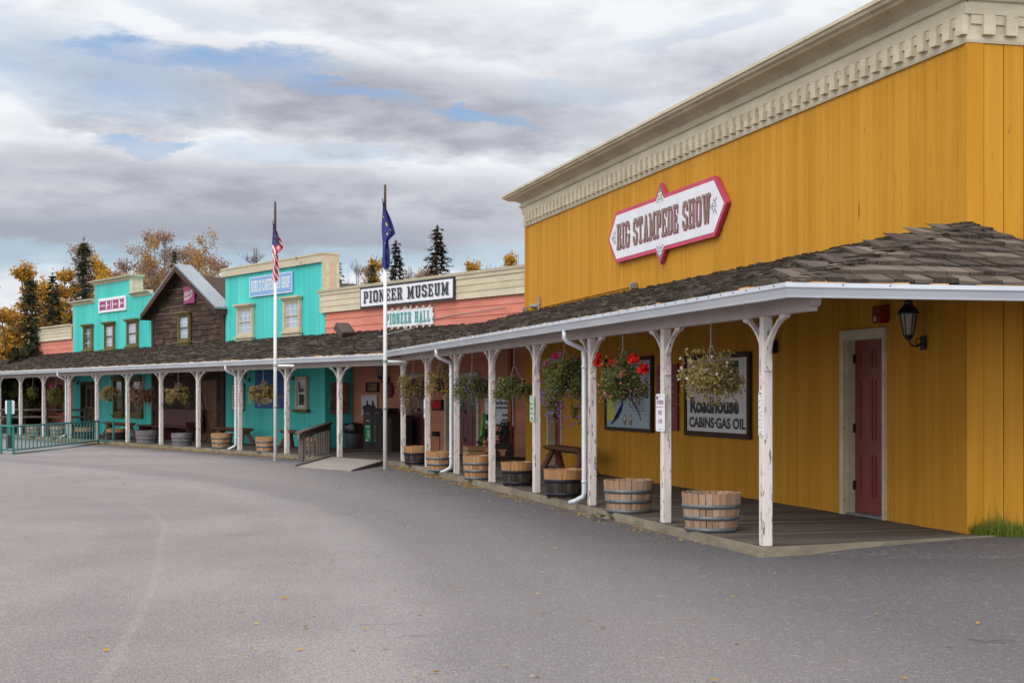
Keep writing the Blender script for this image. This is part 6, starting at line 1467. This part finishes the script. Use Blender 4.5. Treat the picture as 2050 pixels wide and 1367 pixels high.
ring = [(cx_+rr*math.cos(2*math.pi*k/n), Ym-.12, cz_+rr*1.15*math.sin(2*math.pi*k/n)) for k in range(n+1)]; mb.tube(ring, .018, 5, False)
for k in range(6): mb.tube([(cx_, Ym-.12, cz_), ring[int(k*n/6)]], .011, 4)
T.part('wheel', mb); mb = MB().use('bench_wood'); mb.box(xq(946), xq(966), Ym-.2, Ym+.2, DK, zq(896)); T.part('base', mb)
Ym = (EYE-DK)*F/(918-HY); T = Thing('engine', 'dark rusty antique engine on a low trolley before the notice board', 'engine', W, xq(1008), Ym, DK)
mb = MB().use('engine'); mb.box(xq(990), xq(1024), Ym-.2, Ym+.25, DK+.22, DK+.36); mb.box(xq(1000), xq(1022), Ym-.14, Ym+.18, DK+.36, DK+.66); mb.box(xq(1003), xq(1020), Ym-.1, Ym+.1, DK+.66, DK+.76)
for x in (1004, 1009, 1014, 1019): mb.tube([(xq(x), Ym, DK+.76), (xq(x), Ym, DK+.86)], .03, 8)
T.part('block', mb, bevel=.015)
mb = MB().use('engine'); cx_, cz_, rr = xq(996), DK+.60, .19; ring = [(cx_+rr*math.cos(2*math.pi*k/n), Ym-.2, cz_+rr*math.sin(2*math.pi*k/n)) for k in range(n+1)]; mb.tube(ring, .022, 5, False); mb.tube([(cx_, Ym-.2, cz_), (cx_, Ym-.1, cz_)], .05, 8)
for k in range(5): mb.tube([(cx_, Ym-.2, cz_), ring[int(k*n/5)]], .013, 4)
T.part('flywheel', mb)
for x in (993, 1020): mb = MB().use('engine'); mb.lathe([(.11, -.03), (.11, .03)], 14, (0, 0, 0)); mb.v = [(xq(x)+a, Ym-.2+c, DK+.11+b) for a, b, c in mb.v]; T.part('wheel', mb)
# ================================================================== TREES
def crown_leaf(mb, c, sz):
    leafquad(mb, c, sz*rnd(.6, 1.3), None, rnd(.5, .8))
def spruce_mesh(leaf, seed, sparse=1.):
    random.seed(seed); tr = MB().use('bark'); cr = MB().use(leaf); H = 10.
    tr.tube([(0, 0, 0), (.05, .03, H*.4), (.0, .05, H*.8), (0, 0, H)], [.16, .11, .04, .01], 7)
    z = .9
    while z < H-.15:
        f = 1-z/H; n = 6 if f > .3 else 5; Lb = (2.0*f**.85+.12)*rnd(.75, 1.15)*sparse
        for k in range(n):
            a = 2*math.pi*(k+rnd(-.3, .3))/n; L = Lb*rnd(.55, 1.2)
            if random.random() < .08: continue
            d = Vector((math.cos(a), math.sin(a), 0)); m = max(3, int(L/.14))
            pr = Vector((0, 0, z))
            for j in range(m):
                u = (j+1)/m; p = Vector((0, 0, z))+d*L*u+Vector((0, 0, -.34*L*u+.22*L*u*u*(1 if f < .6 else .7)))
                for q in range(4 if f > .12 else 3):
                    wv = .28*(1-u*.6)*min(1, L); o = Vector((rnd(-wv, wv), rnd(-wv, wv), rnd(-.14, .03)*min(1., L+.3)))
                    c = p+o; e = c+d*rnd(.08, .2)+Vector((rnd(-.08, .08), rnd(-.08, .08), rnd(-.12, .0))); s_ = Vector((-d.y, d.x, rnd(-.4, .4)))*rnd(.05, .10)
                    cr.quad(c-s_, e-s_*.3, e+s_*.3, c+s_)
            tr.tube([(0, 0, z), tuple(Vector((0, 0, z))+d*L*.9+Vector((0, 0, -.2*L)))], [.02, .006], 3, False)
        z += rnd(.14, .24)*(1.0 if f > .2 else .8)
    for i in range(30): z = H-rnd(0, .7); crown_leaf(cr, (rnd(-.05, .05), rnd(-.05, .05), z), .06)
    return tr, cr
def decid_mesh(bark, leaf, seed, n_leaf, spread=1.6, bare_top=.0, twigs=1., lsz=.055):
    random.seed(seed); tr = MB().use(bark); cr = MB().use(leaf); H = 10.; tips = []
    def grow(p, d, L, r, lev):
        q = p; dd = d.copy(); pts = [p]; n = 4
        for i in range(n): dd = (dd+Vector((rnd(-.16, .16), rnd(-.16, .16), rnd(-.03, .16)))).normalized(); q = q+dd*L/n; pts.append(q)
        tr.tube(pts, [r*(1-.65*i/n) for i in range(n+1)], 5 if lev < 2 else 3, False)
        if lev >= 2: tips.extend(pts[1:])
        if lev < 3:
            for k in range(int((4 if lev else 0)*twigs)+1):
                u = rnd(.25, 1); b = pts[int(u*n)]; a = rnd(0, 6.28); nd = (dd*.75+Vector((math.cos(a), math.sin(a), .25))*.75).normalized(); grow(b, nd, L*rnd(.4, .65), r*.45, lev+1)
    # several stems
    st = 2 if seed % 2 else 1
    for s_ in range(st):
        top = Vector((rnd(-.3, .3)+.5*s_, rnd(-.3, .3), H*rnd(.92, 1.))); base = Vector((.2*s_, 0, 0)); n = 10; pts = [base+(top-base)*(i/n)+Vector((math.sin(i*.8+seed)*.10, math.cos(i*.7)*.1, 0)) for i in range(n+1)]
        tr.tube(pts, [.11*(1-.9*i/n)+.008 for i in range(n+1)], 7)
        for i in range(int(30/st**.5)):
            u = rnd(.22, .99); b = pts[min(n, int(u*n))]; a = rnd(0, 6.28); nd = Vector((math.cos(a), math.sin(a), rnd(.5, 1.3))).normalized(); grow(b, nd, spread*(1.15-u)*rnd(.6, 1.3)+.25, .03*(1.1-u)+.008, 1)
    random.shuffle(tips)
    for i in range(n_leaf):
        p = tips[int(random.random()**1.3*len(tips))]
        if p.z > H*(1-bare_top) and random.random() < .8: continue
        crown_leaf(cr, p+Vector((rnd(-.2, .2), rnd(-.2, .2), rnd(-.2, .2))), lsz)
    return tr, cr
protos = {}
def tree(kind, px, ytop, Y, wd=1., label='', group=None, rot=None, nm=None):
    X = (px-CX)/F*Y; h = EYE+(HY-ytop)*Y/F; k = h/10.
    if kind not in protos:
        b, c = TK[kind](); T = Thing(nm, label, 'tree', W, 0, 0, 0); T.part('trunk', b, fix=False, smooth=True)
        if c.f: T.part('crown', c, fix=False)
        protos[kind] = T.e; e = T.e
    else: e = copy_tree(protos[kind], (0, 0, 0), 0, label)
    e.name = nm; e['label'] = label; e['category'] = 'tree'; e['group'] = 'trees behind the shopfronts'
    e.location = (X, Y, 0); e.rotation_euler = (0, 0, rnd(0, 6.28)); e.scale = (k*wd, k*wd, k)
TK = {
 'spA': lambda: spruce_mesh('spruce_needles', 3), 'spB': lambda: spruce_mesh('spruce_needles', 8, .8), 'spR': lambda: spruce_mesh('spruce_red', 12, .9),
 'gold': lambda: decid_mesh('bark', 'gold_leaf', 21, 9500, 2.3, 0, 1.2, .085), 'gold2': lambda: decid_mesh('bark', 'gold_leaf', 24, 5000, 1.9, .05, 1., .075),
 'rust': lambda: decid_mesh('birch_bark', 'rust_leaf', 31, 4600, 2.5, .0, 1.4, .062), 'pinkish': lambda: decid_mesh('birch_bark', 'pink_leaf', 35, 5200, 2.4, .05, 1.5, .055),
 'bare': lambda: decid_mesh('twig', 'pink_leaf', 41, 500, 2.3, .2, 1.9, .045), 'bush': lambda: decid_mesh('bark', 'bush_leaf', 51, 9000, 3., 0, 1.2, .09)}
TL = [
 ('rust', -30, 600, 70, 1.3, 'rust coloured tree cut by the left edge of the view'), ('gold', 12, 615, 66, 1.4, 'wide rust brown tree at far left edge'),
 ('gold', 55, 522, 72, 1.25, 'tall golden aspen behind the dark spruce at far left'), ('spA', 62, 552, 62, 1.15, 'broad dark spruce left of the cream parapet'),
 ('gold', 92, 565, 70, 1.1, 'golden aspen between two dark spruces at left'), ('spB', 106, 545, 63, 1.1, 'narrow dark spruce above the cream parapet'),
 ('gold2', 140, 512, 74, 1.1, 'sparse brown leaved tree left of tallest left spruce'), ('spA', 168, 476, 66, .95, 'tall dark spruce behind the stepped turquoise front'),
 ('pinkish', 160, 470, 76, .9, 'thin twiggy tree crown topping the tall dark spruce'), ('gold', 198, 508, 72, 1., 'golden green aspen right of the tall dark spruce'),
 ('pinkish', 262, 505, 78, 1.2, 'low pinkish brown birch above the stepped cornice'), ('rust', 295, 455, 75, .8, 'tall brown and rust birch left of cabin gable'),
 ('pinkish', 322, 443, 77, .85, 'tallest pinkish birch behind the cabin gable'), ('spB', 350, 495, 72, .6, 'slim dark spruce just left of the cabin peak'),
 ('rust', 405, 448, 74, .8, 'tall rust leaved birch right of the cabin peak'), ('rust', 438, 540, 74, .8, 'small rust coloured tree beside the cabin metal roof'),
 ('bare', 512, 472, 70, 1.1, 'bare twiggy tree left of the striped flag'), ('bare', 470, 512, 74, .9, 'low bare tree above the cream top band'),
 ('spB', 677, 516, 66, .75, 'small dark spruce right of the peeling cream band'), ('bare', 716, 500, 68, .7, 'thin bare tree between small spruce and navy flag'),
 ('gold2', 752, 486, 70, .7, 'narrow golden tree just left of the navy flag'), ('spA', 745, 520, 68, .6, 'small green spruce left of the navy flag'),
 ('spR', 793, 480, 66, 1., 'brownish spruce just right of the navy flag'), ('gold2', 780, 545, 70, .8, 'low golden tree under the navy flag'),
 ('bare', 822, 512, 70, .6, 'thin bare sapling between the two museum spruces'), ('pinkish', 838, 530, 72, .6, 'small reddish sapling above the museum sign'),
 ('spR', 876, 450, 62, 1.1, 'tallest spruce above the museum sign right end'), ('pinkish', 900, 535, 70, .5, 'faint brown sapling right of the tallest museum spruce'),
 ('gold2', 945, 492, 68, .7, 'small golden tree above the plain cream parapet'), ('bare', 990, 508, 70, .5, 'thin bare sapling above the cream parapet'),
 ('gold2', 1027, 476, 66, .75, 'golden tree touching the yellow building corner'), ('bare', 905, 540, 72, .5, 'tiny bare sapling above the cream parapet'),
 ('gold', 235, 560, 80, 1.1, 'golden tree low behind the stepped cornice'), ('rust', 345, 520, 82, 1., 'dense rust tree directly behind the cabin roof'),
 ('bush', 20, 748, 64, 1.8, 'low green and yellow tree seen under the left porch end'), ('bush', -15, 730, 60, 1.8, 'dark green low tree under the leftmost porch bay'),
 ('pinkish', 222, 528, 80, 1.2, 'thin twiggy tree right of the golden green aspen'), ('rust', 262, 530, 84, 1.2, 'brown leafed tree low above the step of the turquoise front'), ('pinkish', 372, 478, 82, 1., 'pale twiggy birch directly above the cabin peak'), ('pinkish', 430, 500, 80, .9, 'pale thin birch left of the peeling cream band'), ('gold2', 312, 520, 84, 1.1, 'golden tree low behind the two tall birches'), ('pinkish', 735, 515, 74, .7, 'pale sapling left of the narrow golden museum tree'), ('pinkish', 860, 520, 76, .7, 'pale thin birch behind the tallest museum spruce'), ('gold', -25, 560, 74, 1.3, 'golden aspen rising at the left edge of the view'), ('rust', 122, 560, 84, 1.3, 'rust tree low behind the two left spruces'), ('gold', 385, 500, 84, 1., 'golden tree far behind the cabin peak'), ('pinkish', 235, 540, 84, 1.3, 'pale brown thicket tree behind the turquoise step'), ('spA', 30, 690, 60, 1.5, 'broad low spruce seen through the leftmost porch bays'), ('bush', 50, 755, 59, 1.5, 'yellow green shrub beside the pink store corner')]
for kd, px, yt, Y, wd, lb in TL:
    random.seed(int(px*13+yt)); tree(kd, px, yt, Y, wd, lb, nm={'sp': 'spruce_tree', 'go': 'aspen_tree', 'ru': 'birch_tree', 'pi': 'birch_tree', 'ba': 'bare_tree', 'bu': 'shrub'}[kd[:2]])
random.seed(99)
# far woodland mass that closes the horizon
mb = MB().use('rust_leaf')
for i in range(16000):
    x = rnd(-62, 16); y = rnd(84, 100); z = abs(rnd(0, 1))**.8*(4.2+1.6*math.sin(x*.35)+1.1*math.sin(x*.9+1)); mb.use(random.choice(('rust_leaf', 'gold_leaf', 'pink_leaf', 'spruce_needles', 'spruce_needles'))); leafquad(mb, (x, y, z), rnd(.10, .22))
solo('woodland', mb, W, 0, 92, 0, 'distant mixed autumn woodland behind the buildings', None, None, 'stuff', fix=False)
# rail fence at far left
T = Thing('rail_fence', 'dark wooden rail fence beyond the left end of the porch', 'fence', W, -18.6, 57, 0)
for i in range(7): mb = MB().use('old_wood'); x = -24+i*1.5; mb.tube([(x, 57, 0), (x, 57, 1.1)], .06, 6); T.part('post', mb)
for z in (.4, .72, 1.0): mb = MB().use('old_wood'); mb.tube([(-24.3, 57.02, z), (-14.5, 57.02, z+.02)], .04, 6); T.part('rail', mb)
# ================================================================== GRASS, WEEDS, LEAVES
mb = MB().use('grass')
wsd = (A.w(*(cor+SD*.0)).xy, A.w(*(cor+SD*6)).xy)
d_ = (Vector(wsd[1])-Vector(wsd[0])); d_.normalize(); nrm = Vector((d_.y, -d_.x))
for i in range(9000):
    u = .02+rnd(0, 1)**1.3*5.5; wmax = min(1.1, .16+.75*u); v = rnd(.0, wmax); p = Vector(wsd[0])+d_*u+nrm*v; h = rnd(.04, .17)*(1.25-v)*(.7+.5*math.sin(u*5)**2)
    if random.random() < .03: h *= 2
    a = rnd(0, 6.28); w_ = rnd(.003, .006); o = Vector((math.cos(a), math.sin(a), 0))*w_; b = Vector((p.x, p.y, groundz(p.x, p.y)-.005)); ln = Vector((rnd(-.06, .06), rnd(-.06, .06), 0))
    mb.quad(b-o, b+o, b+ln*.5+o*.7+Vector((0, 0, h*.6)), b+ln*.5-o*.7+Vector((0, 0, h*.6))); mb.add([tuple(b+ln*.5-o*.7+Vector((0, 0, h*.6))), tuple(b+ln*.5+o*.7+Vector((0, 0, h*.6))), tuple(b+ln*1.4+Vector((0, 0, h)))], [(0, 1, 2)])
solo('grass', mb, W, wsd[0][0], wsd[0][1], 0, 'tuft of rough green grass along the foot of the yellow side wall', None, None, 'stuff', fix=False)
mb = MB().use('basket_green'); X, Y = gnd(1207, 1041)
for i in range(26):
    a = rnd(0, 6.28); r = rnd(.02, .14); c = Vector((X+r*math.cos(a), Y+.4*r*math.sin(a), rnd(.02, .07))); d = Vector((math.cos(a), math.sin(a), rnd(-.1, .4))).normalized(); s_ = d.cross(Vector((0, 0, 1)))*.028
    mb.quad(c, c+d*.05-s_, c+d*.11, c+d*.05+s_)
solo('weed', mb, W, X, Y, 0, 'small green weed growing at the boardwalk edge by the pale barrel', 'weed', fix=False)
mb = MB().use('fallen'); 
def fleaf(X, Y, z, sz):
    a = rnd(0, 6.28); d = Vector((math.cos(a), math.sin(a), rnd(-.15, .3)))*sz; e = Vector((-math.sin(a), math.cos(a), rnd(-.2, .35)))*sz*.65; c = Vector((X, Y, z+.010)); u = Vector((0, 0, sz*rnd(.0, .4)))
    mb.add([tuple(c-d+u), tuple(c-e), tuple(c+d+u*.5), tuple(c+e+u)], [(0, 1, 2, 3)])
for i in range(3000):      # windrow along the near curb
    s = K0[0]+rnd(0, 1)**.55*(jAc[0]-K0[0]); t = CA+.02+abs(random.gauss(0, .16)); p = A.w(s, t)
    if math.sin(s*2.1)+math.sin(s*5.3)+rnd(-1, 1.6) > .1: fleaf(p.x, p.y, 0, rnd(.011, .022))
for i in range(2200):
    s = jBc[0]+rnd(0, 1)*(26); t = CB+.02+abs(random.gauss(0, .2)); p = B.w(s, t); fleaf(p.x, p.y, 0, rnd(.016, .032))
for i in range(460):
    X = rnd(-7, 6); Y = rnd(8, 40); s, t = A.st(X, Y)
    if t > CA+.1 and B.st(X, Y)[1] > CB+.1: fleaf(X, Y, 0, rnd(.012, .024))
for i in range(420):
    s = K0[0]+rnd(2, 19); t = CA+rnd(.1, 3.5)**1.0; p = A.w(s, t); fleaf(p.x, p.y, 0, rnd(.010, .018))
for x, y in ((180, 1276), (213, 1303), (514, 1250), (570, 1199), (482, 1225), (600, 1302), (613, 1257), (706, 1302), (771, 1299), (1207, 1259), (1332, 1156), (1268, 1116), (1475, 1289), (2034, 1103), (1900, 1295), (840, 1231), (1076, 1355), (874, 1348), (1430, 1365), (790, 1182)):
    X, Y = gnd(x, y); fleaf(X, Y, 0, .026)
for i in range(36):
    s = K0[0]+rnd(0, 6); t = rnd(.4, CA-.1); p = A.w(s+(CA-t)*.25, t); fleaf(p.x, p.y, DK, rnd(.012, .022))
solo('fallen_leaves', mb, W, 0, 15, 0, 'scattered yellow fallen leaves on asphalt and boardwalk', None, None, 'stuff', fix=False)
mb = MB().use('twig'); X, Y = gnd(1990, 1287); mb.tube([(X-.13, Y+.10, .012), (X-.06, Y, .012), (X+.05, Y+.02, .02), (X+.14, Y+.02, .012)], .003, 5); mb.tube([(X-.06, Y, .012), (X+.02, Y-.02, .018), (X+.06, Y-.03, .012)], .002, 5)
solo('twig', mb, W, X, Y, 0, 'thin dark twig lying on asphalt in the right foreground', 'twig')
